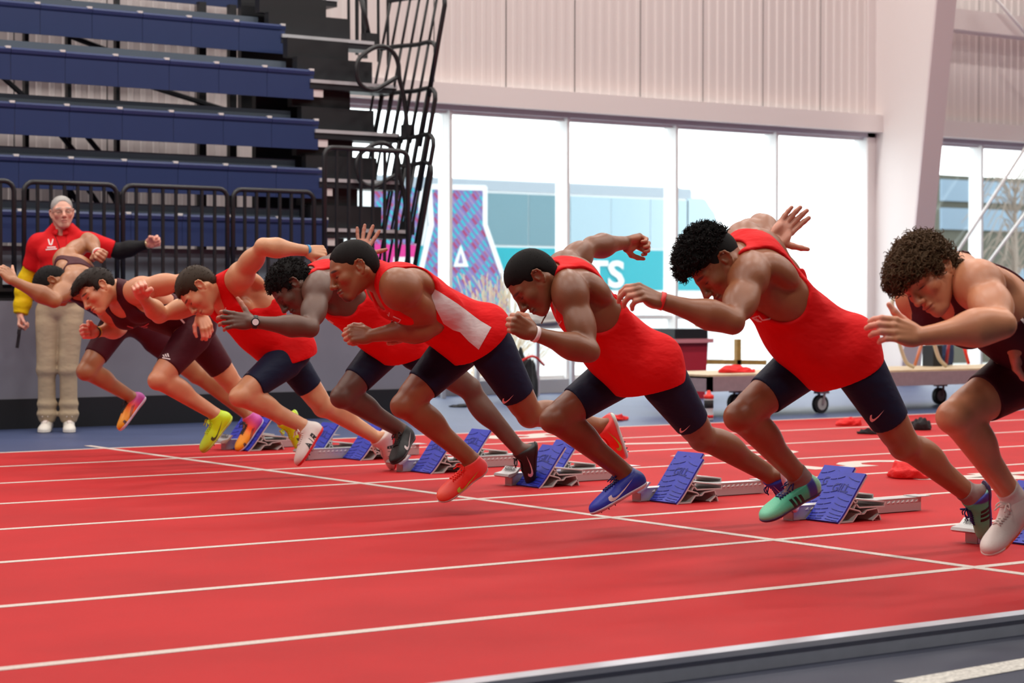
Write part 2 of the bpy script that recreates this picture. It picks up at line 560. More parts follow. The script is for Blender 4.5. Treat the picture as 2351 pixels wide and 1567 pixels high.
MB().box((p[0] - 0.06, 16.45, p[2] - 0.06), (p[0] + 0.06, 16.55, p[2] + 0.07)).build('rail_socket', M_BLACK, hr)
# ------------------------------------------------------------------ outside the windows
tag(MB().box((-20, Y_WALL + 0.5, -0.55), (90, 90, -0.45)).build('ground_outside', mat('pale_concrete', (0.55, 0.55, 0.53), 0.8, var=0.1, vscale=1)), kind='structure')
YBUS = 30.0
bus = tag(empty('coach_bus', (21, YBUS + 1.2, -0.45)), 'turquoise and white coach bus with plaid letter graphics parked outside the windows', 'bus')
M_BUSW = mat('bus_white', (0.75, 0.78, 0.80), 0.35)
M_TEAL = mat('bus_teal', (0.010, 0.33, 0.40), 0.4)
M_BUSG = mat('bus_glass', (0.16, 0.28, 0.33), 0.15, spec=0.8)
M_BUSG2 = mat('bus_glass_pale', (0.36, 0.50, 0.58), 0.2, spec=0.8)
BX0, BX1 = 14.0, 26.3
roundf = [(BX1, 0.2), (BX1, 1.3), (BX1 - 0.08, 2.0), (BX1 - 0.3, 2.65), (BX1 - 0.7, 3.02), (BX1 - 1.2, 3.1)]
MB().prism([(BX0, -0.15), (BX0, 3.1)] + roundf[::-1] + [(BX1 - 0.1, -0.15)], 1, YBUS, YBUS + 2.5).build('body', M_BUSW, bus)
MB().prism([(BX0 + 3.0, 1.19), (BX0 + 3.0, 1.92), (BX1 - 0.05, 1.92), (BX1 - 0.01, 1.19)], 1, YBUS - 0.012, YBUS).build('teal_band', M_TEAL, bus)
for i in range(6):
    x0 = 20.75 + i * 0.92
    if x0 > 25.2:
        break
    MB().box((x0, YBUS - 0.015, 1.96), (x0 + 0.9, YBUS, 2.86)).build('window_pane', M_BUSG if x0 < 22.4 else M_BUSG2, bus)
MB().prism([(25.3, 1.75), (25.3, 2.9), (25.75, 2.9), (26.0, 2.6), (26.2, 1.75)], 1, YBUS - 0.015, YBUS).build('window_pane', M_BUSG2, bus)
MB().box((BX0, YBUS - 0.015, 2.9), (25.4, YBUS, 3.08)).build('roof_band', mat('bus_roof_grey', (0.34, 0.40, 0.46), 0.4), bus)
for wx in (16.2, 24.2):
    MB().tube([V(wx, YBUS - 0.02, 0.05), V(wx, YBUS + 0.25, 0.05)], 0.5, 20).build('wheel', M_BLACK, bus)
# plaid
m_pl = bpy.data.materials.new('plaid_print')
m_pl.use_nodes = True
nt = m_pl.node_tree
bs = nt.nodes['Principled BSDF']
tc = nt.nodes.new('ShaderNodeTexCoord')
acc = None
for rot, sc, c in ((0.75, 2.2, (0.30, 0.03, 0.10)), (-0.75, 2.2, (0.02, 0.36, 0.44)), (0.75, 6.5, (0.16, 0.12, 0.34))):
    mp = nt.nodes.new('ShaderNodeMapping')
    mp.inputs['Rotation'].default_value = (0, rot, 0)
    mp.inputs['Scale'].default_value = (sc, 1, sc)
    nt.links.new(tc.outputs['Object'], mp.inputs[0])
    wv = nt.nodes.new('ShaderNodeTexWave')
    wv.bands_direction = 'X'
    wv.inputs['Scale'].default_value = 0.5
    wv.inputs['Distortion'].default_value = 0.4
    nt.links.new(mp.outputs[0], wv.inputs[0])
    rp = nt.nodes.new('ShaderNodeValToRGB')
    rp.color_ramp.elements[0].position = 0.45
    rp.color_ramp.elements[1].position = 0.6
    nt.links.new(wv.outputs['Fac'], rp.inputs[0])
    mixn = nt.nodes.new('ShaderNodeMix')
    mixn.data_type = 'RGBA'
    nt.links.new(rp.outputs[0], mixn.inputs[0])
    if acc is None:
        mixn.inputs[6].default_value = (0.24, 0.20, 0.36, 1)
    else:
        nt.links.new(acc, mixn.inputs[6])
    mixn.inputs[7].default_value = (*c, 1)
    acc = mixn.outputs[2]
nt.links.new(acc, bs.inputs['Base Color'])
bs.inputs['Roughness'].default_value = 0.4


def onbus(pts, off):
    return [(at(x, y, YBUS - off)[0], at(x, y, YBUS - off)[2]) for x, y in pts]


outer = [(985, 428), (1114, 431), (1114, 516), (1152, 625), (1180, 720), (940, 720), (965, 625), (990, 516)]
MB().prism(onbus(outer, 0.02), 1, YBUS - 0.02, YBUS - 0.015).build('letter_fill', m_pl, bus)
ring = onbus(outer, 0.03)
for i in range(len(ring)):
    if i == 4:
        continue
    a2, b2 = np.array(ring[i]), np.array(ring[(i + 1) % len(ring)])
    d = (b2 - a2) / np.linalg.norm(b2 - a2)
    nn = np.array([-d[1], d[0]]) * 0.045
    MB().prism([tuple(a2 - nn - d * .02), tuple(b2 - nn + d * .02), tuple(b2 + nn + d * .02), tuple(a2 + nn - d * .02)], 1, YBUS - 0.03 - i * .002, YBUS - 0.0201).build('letter_outline', M_BUSW, bus)
hole = [(1058, 562), (1042, 612), (1076, 612)]
MB().prism(onbus(hole, 0.035), 1, YBUS - 0.035, YBUS - 0.02).build('letter_hole', M_BUSW, bus)
MB().prism(onbus([(1058, 580), (1052, 604), (1064, 604)], 0.04), 1, YBUS - 0.04, YBUS - 0.035).build('letter_fill', m_pl, bus)
MB().prism(onbus([(860, 428), (960, 430), (962, 560), (860, 560)], 0.02), 1, YBUS - 0.02, YBUS - 0.015).build('graphic_panel', m_pl, bus)
MB().prism(onbus([(860, 560), (955, 562), (948, 640), (860, 640)], 0.02), 1, YBUS - 0.02, YBUS - 0.015).build('graphic_panel', mat('bus_magenta', (0.55, 0.02, 0.22), 0.4), bus)
MB().prism(onbus([(905, 590), (950, 590), (948, 618), (900, 618)], 0.03), 1, YBUS - 0.03, YBUS - 0.02).build('graphic_panel', M_BUSW, bus)
me = text_mesh('RITS', 1.0, 0.03)
c = at(1348, 632, YBUS - 0.03)
me.transform(Matrix.Translation((c[0] + 0.05, YBUS - 0.03, c[2])) @ Matrix.Rotation(math.pi / 2, 4, 'X') @ Matrix.Diagonal((0.84, 0.66, 1, 1)))
link('lettering', me, M_BUSW, bus)

# building and trees seen through the far window bay
bld = tag(empty('neighbouring_building', (48, 34, -0.45)), 'pale blue building with wide horizontal cladding boards outside the far window bay', 'building')
M_CLAD = mat('pale_blue_cladding', (0.13, 0.20, 0.27), 0.5)
MB().box((36.4, 34.05, -0.45), (60, 34.5, 3.95)).build('wall', mat('olive_brown_wall', (0.06, 0.062, 0.045), 0.8), bld)
for zc, zh in ((1.2, .6), (2.68, .5), (3.34, .5)):
    MB().box((36.4, 33.98, zc), (60, 34.05, zc + zh)).build('plank', M_CLAD, bld)
M_BARK = mat('bark', (0.20, 0.16, 0.13), 0.8)
for (tx, ty, th) in ((37.2, 32.5, 4.6),):
    t = tag(empty('bare_tree', (tx, ty, -0.45)), 'leafless tree with fine drooping twigs outside the far window bay', 'tree', 'bare trees outside')
    MB().tube([V(tx, ty, -0.45), V(tx + .05, ty, 1.5), V(tx, ty, th - 1)], [0.09, 0.07, 0.03], 7).build('trunk', M_BARK, t, True)
    m = MB()
    for i in range(70):
        z = random.uniform(1.4, th - 0.8)
        a_ = random.uniform(0, 6.28)
        L = random.uniform(0.5, 1.5)
        p0 = V(tx, ty, z)
        p1 = p0 + V(math.cos(a_) * L * .5, math.sin(a_) * L * .3, L * .45)
        p2 = p0 + V(math.cos(a_) * L, math.sin(a_) * L * .6, L * .2 - .3)
        m.tube(bez([p0, p1, p2], 4), [0.018] * 4 + [0.012] * 4 + [0.005], 4)
    m.build('twigs', M_BARK, t)
sh = tag(empty('dry_grass_clump', tuple(at(1130, 690, 18.9) * V(1, 1, 0) + V(0, 0, -.45))), 'clump of dry beige ornamental grass outside the window in front of the bus', 'grass clump')
m = MB()
bx_, by_ = at(1135, 690, 19.2)[:2]
for i in range(260):
    a_ = random.uniform(0, 6.28)
    L = random.uniform(0.8, 1.75)
    s_ = random.uniform(0.1, 0.6)
    b0 = V(bx_ + random.uniform(-.25, .25), by_ + random.uniform(-.2, .2), -0.45)
    m.tube(bez([b0, b0 + V(math.cos(a_) * s_ * .3, math.sin(a_) * s_ * .3, L * .6), b0 + V(math.cos(a_) * s_, math.sin(a_) * s_, L)], 3), [0.003] * 6 + [0.008], 4)
m.build('blades', mat('dry_straw', (0.62, 0.50, 0.36), 0.8), sh)

# ------------------------------------------------------------------ equipment beside the track
M_WOODP = mat('pale_plywood', (0.55, 0.42, 0.26), 0.6, var=0.15, vscale=8)
M_CART = mat('cart_steel', (0.30, 0.23, 0.25), 0.5, var=0.08)
M_RUB = mat('rubber', (0.015, 0.015, 0.016), 0.6)
cl, cr = at(1584, 900, 13.5)[0], at(2420, 900, 13.5)[0]
cart = tag(empty('flatbed_cart', ((cl + cr) / 2, 13.5, 0)), 'long plywood flatbed cart on casters standing beside the track', 'cart')
MB().box((cl, 13.27, 0.33), (cr, 14.15, 0.36)).build('deck', M_WOODP, cart)
MB().box((cl, 13.25, 0.22), (cr, 13.29, 0.345)).build('side_rail', M_CART, cart)
MB().box((cl, 14.13, 0.22), (cr, 14.17, 0.345)).build('side_rail', M_CART, cart)
MB().box((cl, 13.25, 0.22), (cl + 0.04, 14.17, 0.345)).build('end_rail', M_CART, cart)
MB().box((cr - 0.04, 13.25, 0.22), (cr, 14.17, 0.345)).build('end_rail', M_CART, cart)
for wx, wy in ((at(1885, 950, 13.34)[0], 13.34), (at(2158, 950, 13.9)[0], 13.9), (at(1690, 950, 13.9)[0], 13.9), (cr - .3, 13.34)):
    ca = MB().box((wx - 0.05, wy - 0.04, 0.17), (wx + 0.06, wy + 0.04, 0.22)).tube([V(wx + .015, wy - .035, .2), V(wx - .01, wy - .035, .08)], .012, 6).tube([V(wx + .015, wy + .035, .2), V(wx - .01, wy + .035, .08)], .012, 6).build('caster', M_CART, cart)
    MB().tube([V(wx - .01, wy - 0.022, 0.08), V(wx - .01, wy + 0.022, 0.08)], 0.08, 20).build('tyre', M_RUB, ca)
    MB().tube([V(wx - .01, wy - 0.026, 0.08), V(wx - .01, wy + 0.026, 0.08)], 0.052, 16).build('wheel_disc', mat('grey_wheel', (0.45, 0.43, 0.42), 0.5), ca)


def rumple(name, c, rx, ry, h, m, label, cat='cloth', group=None, seed=1, n=26):
    """a dropped, crumpled piece of cloth"""
    rnd = np.random.RandomState(seed)
    bm = bmesh.new()
    bmesh.ops.create_icosphere(bm, subdivisions=5, radius=1)
    ph = rnd.rand(9, 4) * 6.28
    for v in bm.verts:
        x, y, z = v.co
        d = 0
        for i in range(9):
            f = 1.6 + i * 1.3
            d += (1 - 2 * abs(math.sin(.5 * (f * (x * math.cos(ph[i, 0]) + y * math.sin(ph[i, 0])) + ph[i, 1] + (2 + i) * z)))) / (1.0 + .55 * i)
        lob = sum(math.sin((j + 2) * math.atan2(y, x) + ph[j, 2]) / (j + 2) for j in range(4)) * .28
        zz = max(z, -0.25)
        k = 1 + 0.05 * d + lob
        v.co = (c[0] + x * rx * k, c[1] + y * ry * k, c[2] + max(0.002, ((zz + 0.27) / 1.27) ** .8 * h * (.82 + 0.24 * d)))
    me = bpy.data.meshes.new(name)
    bm.to_mesh(me)
    bm.free()
    o = link(name, me, m, None, True)
    return tag(o, label, cat, group)


M_REDC = mat('red_cloth', (0.70, 0.012, 0.012), 0.75, var=0.12, vscale=15, bump=0.6, bscale=40)
M_BLKC = mat('black_cloth', (0.012, 0.012, 0.014), 0.8, bump=0.5, bscale=40)
rumple('warm_up_top', gnd(2094, 1096), 0.125, 0.13, 0.085, M_REDC, 'crumpled red warm-up top lying on the track behind the mint-shoed runner', 'clothing', seed=3)
rumple('warm_up_top', gnd(1950, 976), 0.105, 0.10, 0.07, M_REDC, 'crumpled red top lying on the track near the cart caster', 'clothing', seed=5)
rumple('warm_up_top', gnd(1415, 964), 0.095, 0.10, 0.075, M_REDC, 'crumpled red top lying on the blue floor behind the coral shoe', 'clothing', seed=8)
rumple('dark_garment', gnd(1994, 996), 0.05, 0.08, 0.05, M_BLKC, 'small black garment lying on the track beside a red top', 'clothing', seed=11)
rumple('dark_garment', gnd(2112, 986), 0.08, 0.10, 0.10, M_BLKC, 'heap of black clothing on the track behind the rear knee of a runner', 'clothing', seed=14)
p = at(1690, 868, 13.6)
rumple('warm_up_top', V(p[0], 13.6, 0.36), 0.19, 0.12, 0.07, M_REDC, 'pinkish red top thrown on the deck of the flatbed cart', 'clothing', seed=17)
rumple('grey_bag', gnd(905, 942) * V(1, 1, 0), 0.16, 0.1, 0.12, mat('grey_cloth', (0.34, 0.32, 0.32), 0.8, bump=.5), 'rumpled grey bag at the foot of the bleacher wall', 'bag', seed=21)
rumple('dark_garment', gnd(1055, 934), 0.10, 0.07, 0.035, M_BLKC, 'flat dark items lying on the blue floor near the bleacher end', 'clothing', seed=23)

# drinking bottle
p = gnd(1627, 966)
bt = tag(empty('drink_bottle', tuple(p)), 'clear and black drinking bottle with red cap standing on the blue floor', 'bottle')
k = 0.95


def lathe(c, prof, n=18):
    m = MB()
    vs, fs = [], []
    for r_, z in prof:
        for i in range(n):
            t = 2 * math.pi * i / n
            vs.append((c[0] + r_ * math.cos(t), c[1] + r_ * math.sin(t), c[2] + z))
    for j in range(len(prof) - 1):
        for i in range(n):
            fs.append((j * n + i, j * n + (i + 1) % n, (j + 1) * n + (i + 1) % n, (j + 1) * n + i))
    fs.append(tuple(range(n - 1, -1, -1)))
    fs.append(tuple((len(prof) - 1) * n + i for i in range(n)))
    return m.add(vs, fs)


lathe(p, [(.036, 0), (.038, .02), (.038, .06), (.033, .08), (.038, .10), (.038, .175), (.036, .185)]).build('body', mat('bottle_plastic', (0.55, 0.56, 0.57), 0.3), bt, True)
lathe(p, [(.0388, .105), (.0388, .17)]).build('print_band', M_BLKC, bt, True)
lathe(p, [(.0385, .025), (.0385, .05)]).build('print_band', M_REDC, bt, True)
lathe(p, [(.041, .183), (.041, .21), (.02, .218), (.014, .245), (.010, .25)]).build('cap', mat('red_plastic', (0.8, 0.03, 0.015), 0.4), bt, True)

# red bin, timber frame, equipment table, bag, hurdle and chair parts on the cart
p = at(1570, 880, 16.2)
bn = tag(empty('waste_bin', (p[0], 16.2, 0)), 'red waste bin with a black rim standing by the windows', 'bin')
MB().prism([(p[0] - .19, 0), (p[0] + .15, 0), (p[0] + .19, .56), (p[0] - .24, .56)], 1, 16.05, 16.4).build('body', mat('bin_red', (0.42, 0.012, 0.03), 0.5), bn)
MB().box((p[0] - .28, 16.0, .56), (p[0] + .22, 16.45, .60)).build('rim', mat('bin_pink', (0.62, 0.22, 0.25), 0.6), bn)
MB().box((p[0] - .27, 16.02, .60), (p[0] + .16, 16.43, .70)).build('lid', M_BLACKP, bn)
tf = tag(empty('timber_frame', tuple(at(1680, 868, 16.9) * V(1, 1, 0))), 'open timber frame stand leaning by the windows behind the cart', 'frame')


def bar(p0, p1, Y, w, name, m, par, d=0.05):
    A, B = at(*p0, Y), at(*p1, Y)
    e = B - A
    e = e / np.linalg.norm(e)
    s_ = np.cross(e, V(0, 1, 0)) * w
    MB().add([A - s_, A + s_, B + s_, B - s_, A - s_ + V(0, d, 0), A + s_ + V(0, d, 0), B + s_ + V(0, d, 0), B - s_ + V(0, d, 0)],
             [(0, 1, 2, 3), (4, 7, 6, 5), (0, 4, 5, 1), (1, 5, 6, 2), (2, 6, 7, 3), (3, 7, 4, 0)]).build(name, m, par)


M_TIMB = mat('amber_timber', (0.42, 0.24, 0.06), 0.55, var=0.2, vscale=12)
bar((1603, 760), (1600, 912), 16.9, 0.032, 'post', M_TIMB, tf)
bar((1697, 778), (1697, 908), 16.9, 0.03, 'post', M_TIMB, tf)
bar((1605, 830), (1760, 832), 16.9, 0.025, 'crossbar', M_TIMB, tf)
bar((1603, 745), (1690, 735), 16.9, 0.022, 'crossbar', M_TIMB, tf)
p = at(1205, 700, 17.0)
tb = tag(empty('covered_table', (p[0], 17.2, 0)), 'trestle table under a grey cover in front of the windows', 'table')
MB().box((p[0] - .75, 16.8, .70), (p[0] + .55, 17.5, .74)).build('top', mat('grey_laminate', (0.5, 0.5, 0.5), 0.5), tb)
for dx in (-.68, .48):
    for yy in (16.85, 17.45):
        MB().box((p[0] + dx - .02, yy - .02, 0), (p[0] + dx + .02, yy + .02, .70)).build('leg', M_SILVER, tb)
rumple('equipment_cover', V(p[0] + .02, 17.1, .74), .55, .3, .17, mat('grey_tarp', (0.45, 0.42, 0.40), 0.7, bump=.4), 'crumpled grey tarpaulin lying on the trestle table', 'cover', seed=31)
p = at(1195, 850, 16.3)
bg = tag(empty('sports_bag', (p[0], 16.3, 0)), 'black sports bag with red piping standing on the floor behind the hip of a runner', 'bag')
rb = rumple('body', V(p[0], 16.3, 0.0), .17, .14, .58, M_BLKC, None, None, seed=41)
rb.parent = bg
rb.data.transform(Matrix.Translation(-bg.location))
MB().tube(bez([V(p[0] - .16, 16.14, .38), V(p[0], 16.10, .45), V(p[0] + .17, 16.15, .36)], 5), .012, 6).build('piping', M_REDC, bg, True)
# folding stools / chair frames on the cart
ch = tag(empty('folding_chair', tuple(at(2080, 862, 13.6) * V(1, 1, 0) + V(0, 0, .36))), 'folding chair with tan tube legs standing on the flatbed cart', 'chair')
M_TANM = mat('tan_tube', (0.55, 0.47, 0.34), 0.4)
zc = 13.5
pt_ = lambda q, Y=13.5: np.maximum(at(q[0], q[1], Y), V(-99, -99, .378))
MB().tube(bez([pt_((2072, 675)), pt_((2055, 680)), pt_((2048, 700)), pt_((2056, 740)), pt_((2066, 790)), pt_((2080, 830)), pt_((2097, 862))], 6), 0.018, 8).build('leg', M_TANM, ch, True)
MB().tube(bez([pt_((2140, 770)), pt_((2155, 820)), pt_((2172, 862))], 6), 0.018, 8).build('leg', M_TANM, ch, True)
MB().tube([pt_((2122, 770), 13.8), pt_((2100, 862), 13.8)], 0.015, 8).build('leg', mat('orange_tube', (0.65, 0.20, 0.10), 0.4), ch, True)
A, B = pt_((2082, 705), 13.7), pt_((2128, 770), 13.7)
MB().box((A[0], 13.68, B[2]), (B[0], 13.72, A[2])).build('back_panel', mat('pale_grey_plastic', (0.55, 0.55, 0.58), 0.5), ch)
for (q0, q1, lab) in (((2182, 760), (2172, 862), 'dark red pole standing on the flatbed cart'), ((2212, 790), (2224, 862), 'bright red pole standing on the flatbed cart')):
    o = MB().tube([at(*q0, 13.9), np.maximum(at(*q1, 13.9), V(0, 0, .378))], 0.016, 8).build('marker_pole', mat('dark_red_tube', (0.32, 0.02, 0.03), 0.4) if 'dark' in lab else MATS['red_plastic'], None, True)
    tag(o, lab, 'pole')
p = at(2140, 860, 13.95)
tag(MB().box((p[0] - .06, 13.88, .361), (p[0] + .06, 14.02, .56)).build('speaker_box', M_BLACKP), 'small black box standing on the flatbed cart', 'box')
p = at(2190, 860, 13.8)
rumple('backpack', V(p[0] + .09, 14.03, 0.36), .11, .07, .36, mat('navy_cloth', (0.012, 0.03, 0.09), 0.7, bump=.4), 'navy backpack standing on the flatbed cart beside red poles', 'bag', seed=51)
p = at(2065, 862, 13.5)
rumple('dark_garment', V(p[0] - .22, 13.62, 0.36), .14, .1, .07, M_BLKC, 'black clothing lying on the flatbed cart by the tan chair legs', 'clothing', seed=53)
# ------------------------------------------------------------------ signed-distance body building (smooth unions, meshed by surface nets)
def unit(v):
    v = np.asarray(v, float)
    return v / (np.linalg.norm(v) + 1e-12)


def orth(v, n):
    v = np.asarray(v, float)
    return unit(v - n * (v @ n))


def lerp(a, b, t):
    return np.asarray(a, float) * (1 - t) + np.asarray(b, float) * t


class Cone:
    def __init__(s, a, b, ra, rb):
        s.a, s.b, s.ra, s.rb = np.asarray(a, float), np.asarray(b, float), ra, rb
        m = max(ra, rb)
        s.lo, s.hi = np.minimum(s.a, s.b) - m, np.maximum(s.a, s.b) + m

    def __call__(s, X, Y, Z):
        e = s.b - s.a
        l2 = float(e @ e) + 1e-12
        x, y, z = X - s.a[0], Y - s.a[1], Z - s.a[2]
        t = np.clip((x * e[0] + y * e[1] + z * e[2]) / l2, 0, 1)
        return np.sqrt((x - t * e[0]) ** 2 + (y - t * e[1]) ** 2 + (z - t * e[2]) ** 2) - (s.ra + t * (s.rb - s.ra))


class Ell:
    def __init__(s, c, ax, r):
        s.c, s.R, s.r = np.asarray(c, float), [unit(a) for a in ax], [float(q) for q in r]
        h = np.sqrt(sum((s.R[i] * s.r[i]) ** 2 for i in range(3)))
        s.lo, s.hi = s.c - h, s.c + h

    def __call__(s, X, Y, Z):
        x, y, z = X - s.c[0], Y - s.c[1], Z - s.c[2]
        k0 = k1 = 0
        for i in range(3):
            a = s.R[i]
            q = (x * a[0] + y * a[1] + z * a[2]) / s.r[i]
            k0 = k0 + q * q
            k1 = k1 + (q / s.r[i]) ** 2
        k0 = np.sqrt(k0)
        return k0 * (k0 - 1) / np.sqrt(k1 + 1e-9)


def along(d, ref):
    """axes (d, u, v) with u closest to ref"""
    d = unit(d)
    u = orth(ref, d)
    return d, u, np.cross(d, u)


class Field:
    def __init__(s, lo, hi, h):
        s.h = h
        s.lo = np.asarray(lo, float) - 3 * h
        s.n = np.ceil((np.asarray(hi, float) + 3 * h - s.lo) / h).astype(int) + 1
        s.d = np.full(s.n, 0.5, np.float32)

    def _sl(s, lo, hi):
        a = np.clip(np.floor((lo - s.lo) / s.h).astype(int), 0, s.n)
        b = np.clip(np.ceil((hi - s.lo) / s.h).astype(int) + 1, 0, s.n)
        if (b <= a).any():
            return None, None
        sl = tuple(slice(a[i], b[i]) for i in range(3))
        ax = [(s.lo[i] + np.arange(a[i], b[i]) * s.h).astype(np.float32) for i in range(3)]
        return sl, (ax[0][:, None, None], ax[1][None, :, None], ax[2][None, None, :])

    def add(s, p, k=0.02, grow=0.0):
        m = k + grow + 3 * s.h
        sl, P = s._sl(p.lo - m, p.hi + m)
        if sl is None:
            return s
        dn = p(*P) - grow
        c = s.d[sl]
        h = np.maximum(k - np.abs(c - dn), 0) / k
        s.d[sl] = np.minimum(c, dn) - h * h * k * 0.25
        return s

    def sub(s, p, k=0.01, grow=0.0):
        m = k + grow + 3 * s.h
        sl, P = s._sl(p.lo - m, p.hi + m)
        if sl is None:
            return s
        dn = -(p(*P) - grow)
        c = s.d[sl]
        h = np.maximum(k - np.abs(c - dn), 0) / k
        s.d[sl] = np.maximum(c, dn) + h * h * k * 0.25
        return s

    def cut(s, p0, n, k=0.004):
        """keep the side the normal points away from"""
        sl, P = s._sl(s.lo, s.lo + s.n * s.h)
        n = unit(n)
        dn = sum((P[i] - p0[i]) * n[i] for i in range(3))
        c = s.d
        h = np.maximum(k - np.abs(c - dn), 0) / k
        s.d = (np.maximum(c, dn) + h * h * k * 0.25).astype(np.float32)
        return s

    def merge(s, o, k=0.01):
        """union with another field on the same grid"""
        h = np.maximum(k - np.abs(s.d - o.d), 0) / k
        s.d = np.minimum(s.d, o.d) - h * h * k * 0.25
        return s

    def like(s):
        f = Field.__new__(Field)
        f.h, f.lo, f.n = s.h, s.lo, s.n
        f.d = np.full(s.n, 0.5, np.float32)
        return f

    def nets(s, smooth=1):
        d = s.d
        ins = d < 0
        i8 = ins.astype(np.uint8)
        cnt = np.zeros([q - 1 for q in d.shape], np.uint8)
        offs = [(i, j, k) for i in (0, 1) for j in (0, 1) for k in (0, 1)]
        for o in offs:
            cnt += i8[o[0]:d.shape[0] - 1 + o[0], o[1]:d.shape[1] - 1 + o[1], o[2]:d.shape[2] - 1 + o[2]]
        I = np.nonzero((cnt > 0) & (cnt < 8))
        sh = cnt.shape
        flat = np.ravel_multi_index(I, sh)
        cv = np.stack([d[I[0] + o[0], I[1] + o[1], I[2] + o[2]] for o in offs], 1).astype(np.float64)
        acc = np.zeros((len(flat), 3))
        num = np.zeros(len(flat))
        for a in range(8):
            for b in range(a + 1, 8):
                oa, ob = np.array(offs[a]), np.array(offs[b])
                if abs(oa - ob).sum() != 1:
                    continue
                va, vb = cv[:, a], cv[:, b]
                m = (va < 0) != (vb < 0)
                t = np.where(m, va / np.where(m, va - vb, 1), 0)
                acc += np.where(m[:, None], oa + t[:, None] * (ob - oa), 0)
                num += m
        vert = s.lo + (np.stack(I, 1) + acc / num[:, None]) * s.h
        Q = []
        for ax in range(3):
            o = [0, 0, 0]
            o[ax] = 1
            A = ins[:d.shape[0] - o[0], :d.shape[1] - o[1], :d.shape[2] - o[2]]
            B = ins[o[0]:, o[1]:, o[2]:]
            E = np.array(np.nonzero(A != B))
            b, c = (ax + 1) % 3, (ax + 2) % 3
            ok = (E[b] > 0) & (E[c] > 0) & (E[b] < d.shape[b] - 1) & (E[c] < d.shape[c] - 1)
            E = E[:, ok]
            sg = A[E[0], E[1], E[2]]
            ids = []
            for (db, dc) in ((0, 0), (-1, 0), (-1, -1), (0, -1)):
                e = E.copy()
                e[b] += db
                e[c] += dc
                ids.append(np.searchsorted(flat, np.ravel_multi_index(tuple(e), sh)))
            q = np.stack(ids, 1)
            q[~sg] = q[~sg][:, ::-1]
            Q.append(q)
        Q = np.concatenate(Q)
        for _ in range(smooth):
            acc = np.zeros_like(vert)
            num = np.zeros(len(vert))
            for i in range(4):
                a, b = Q[:, i], Q[:, (i + 1) % 4]
                for j in range(3):
                    acc[:, j] += np.bincount(a, vert[b, j], len(vert)) + np.bincount(b, vert[a, j], len(vert))
                num += np.bincount(a, minlength=len(vert)) + np.bincount(b, minlength=len(vert))
            vert = vert * 0.5 + 0.5 * acc / num[:, None]
        return vert, Q


def join(parts):
    vs, qs, n = [], [], 0
    for v, q in parts:
        vs.append(v)
        qs.append(q + n)
        n += len(v)
    return np.concatenate(vs), np.concatenate(qs)


def np_mesh(name, v, q, attrs=None):
    me = bpy.data.meshes.new(name)
    me.vertices.add(len(v))
    me.vertices.foreach_set('co', np.ascontiguousarray(v, np.float32).ravel())
    k = q.shape[1]
    me.loops.add(len(q) * k)
    me.loops.foreach_set('vertex_index', np.ascontiguousarray(q, np.int32).ravel())
    me.polygons.add(len(q))
    me.polygons.foreach_set('loop_start', np.arange(0, len(q) * k, k, dtype=np.int32))
    me.update(calc_edges=True)
    me.polygons.foreach_set('use_smooth', np.ones(len(q), bool))
    for an, val in (attrs or {}).items():
        if val.ndim == 2:
            at_ = me.attributes.new(an, 'FLOAT_VECTOR', 'POINT')
            at_.data.foreach_set('vector', np.ascontiguousarray(val, np.float32).ravel())
        else:
            at_ = me.attributes.new(an, 'FLOAT', 'POINT')
            at_.data.foreach_set('value', np.ascontiguousarray(val, np.float32))
    return me


def bvh_of(v, q):
    return BVHTree.FromPolygons([tuple(p) for p in v.tolist()], [tuple(p) for p in q.tolist()])


def decal(bvh, polys, rayfn, off=0.0015, maxlen=6.0):
    """flat shapes pressed on to a surface: each vertex is carried along rayfn to the first hit"""
    bm = bmesh.new()
    for poly in polys:
        vs = [bm.verts.new((p[0], p[1], 0)) for p in poly]
        try:
            bm.faces.new(vs)
        except ValueError:
            pass
    bmesh.ops.triangulate(bm, faces=bm.faces[:])
    for _ in range(5):
        le = [e for e in bm.edges if e.calc_length() > maxlen]
        if not le:
            break
        bmesh.ops.subdivide_edges(bm, edges=le, cuts=1)
        bmesh.ops.triangulate(bm, faces=bm.faces[:])
    dead = []
    for v in bm.verts:
        o, d = rayfn(v.co.x, v.co.y)
        d = Vector(d).normalized()
        loc, nor, idx, dist = bvh.ray_cast(Vector(o), d)
        if loc is None:
            dead.append(v)
            continue
        if nor.dot(d) > 0:
            nor = -nor
        v.co = loc + nor * off
    bmesh.ops.delete(bm, geom=dead, context='VERTS')
    me = bpy.data.meshes.new('decal')
    bm.to_mesh(me)
    bm.free()
    me.shade_smooth()
    return me


def strokes(pls, w):
    out = []
    for pl in pls:
        for i in range(len(pl) - 1):
            a, b = np.array(pl[i], float), np.array(pl[i + 1], float)
            d = (b - a) / np.linalg.norm(b - a)
            n = np.array([-d[1], d[0]]) * w / 2
            a2, b2 = a - d * w * .3, b + d * w * .3
            out.append([tuple(a2 - n), tuple(b2 - n), tuple(b2 + n), tuple(a2 + n)])
    return out


SWOOSH = [(0.03, .30), (0.0, .15), (.05, .04), (.16, 0), (.32, .055), (.60, .22), (1.0, .56), (.62, .30), (.38, .17), (.24, .135), (.165, .165), (.14, .235), (.16, .34), (.09, .33)]
PXRAY = lambda x, y: (CAM, ray(x, y))
# ------------------------------------------------------------------ people
LIPS, BROW, EYE, BEARD, MOUST, CHEEK = 'lips', 'brow', 'eye', 'beard', 'moust', 'cheek'


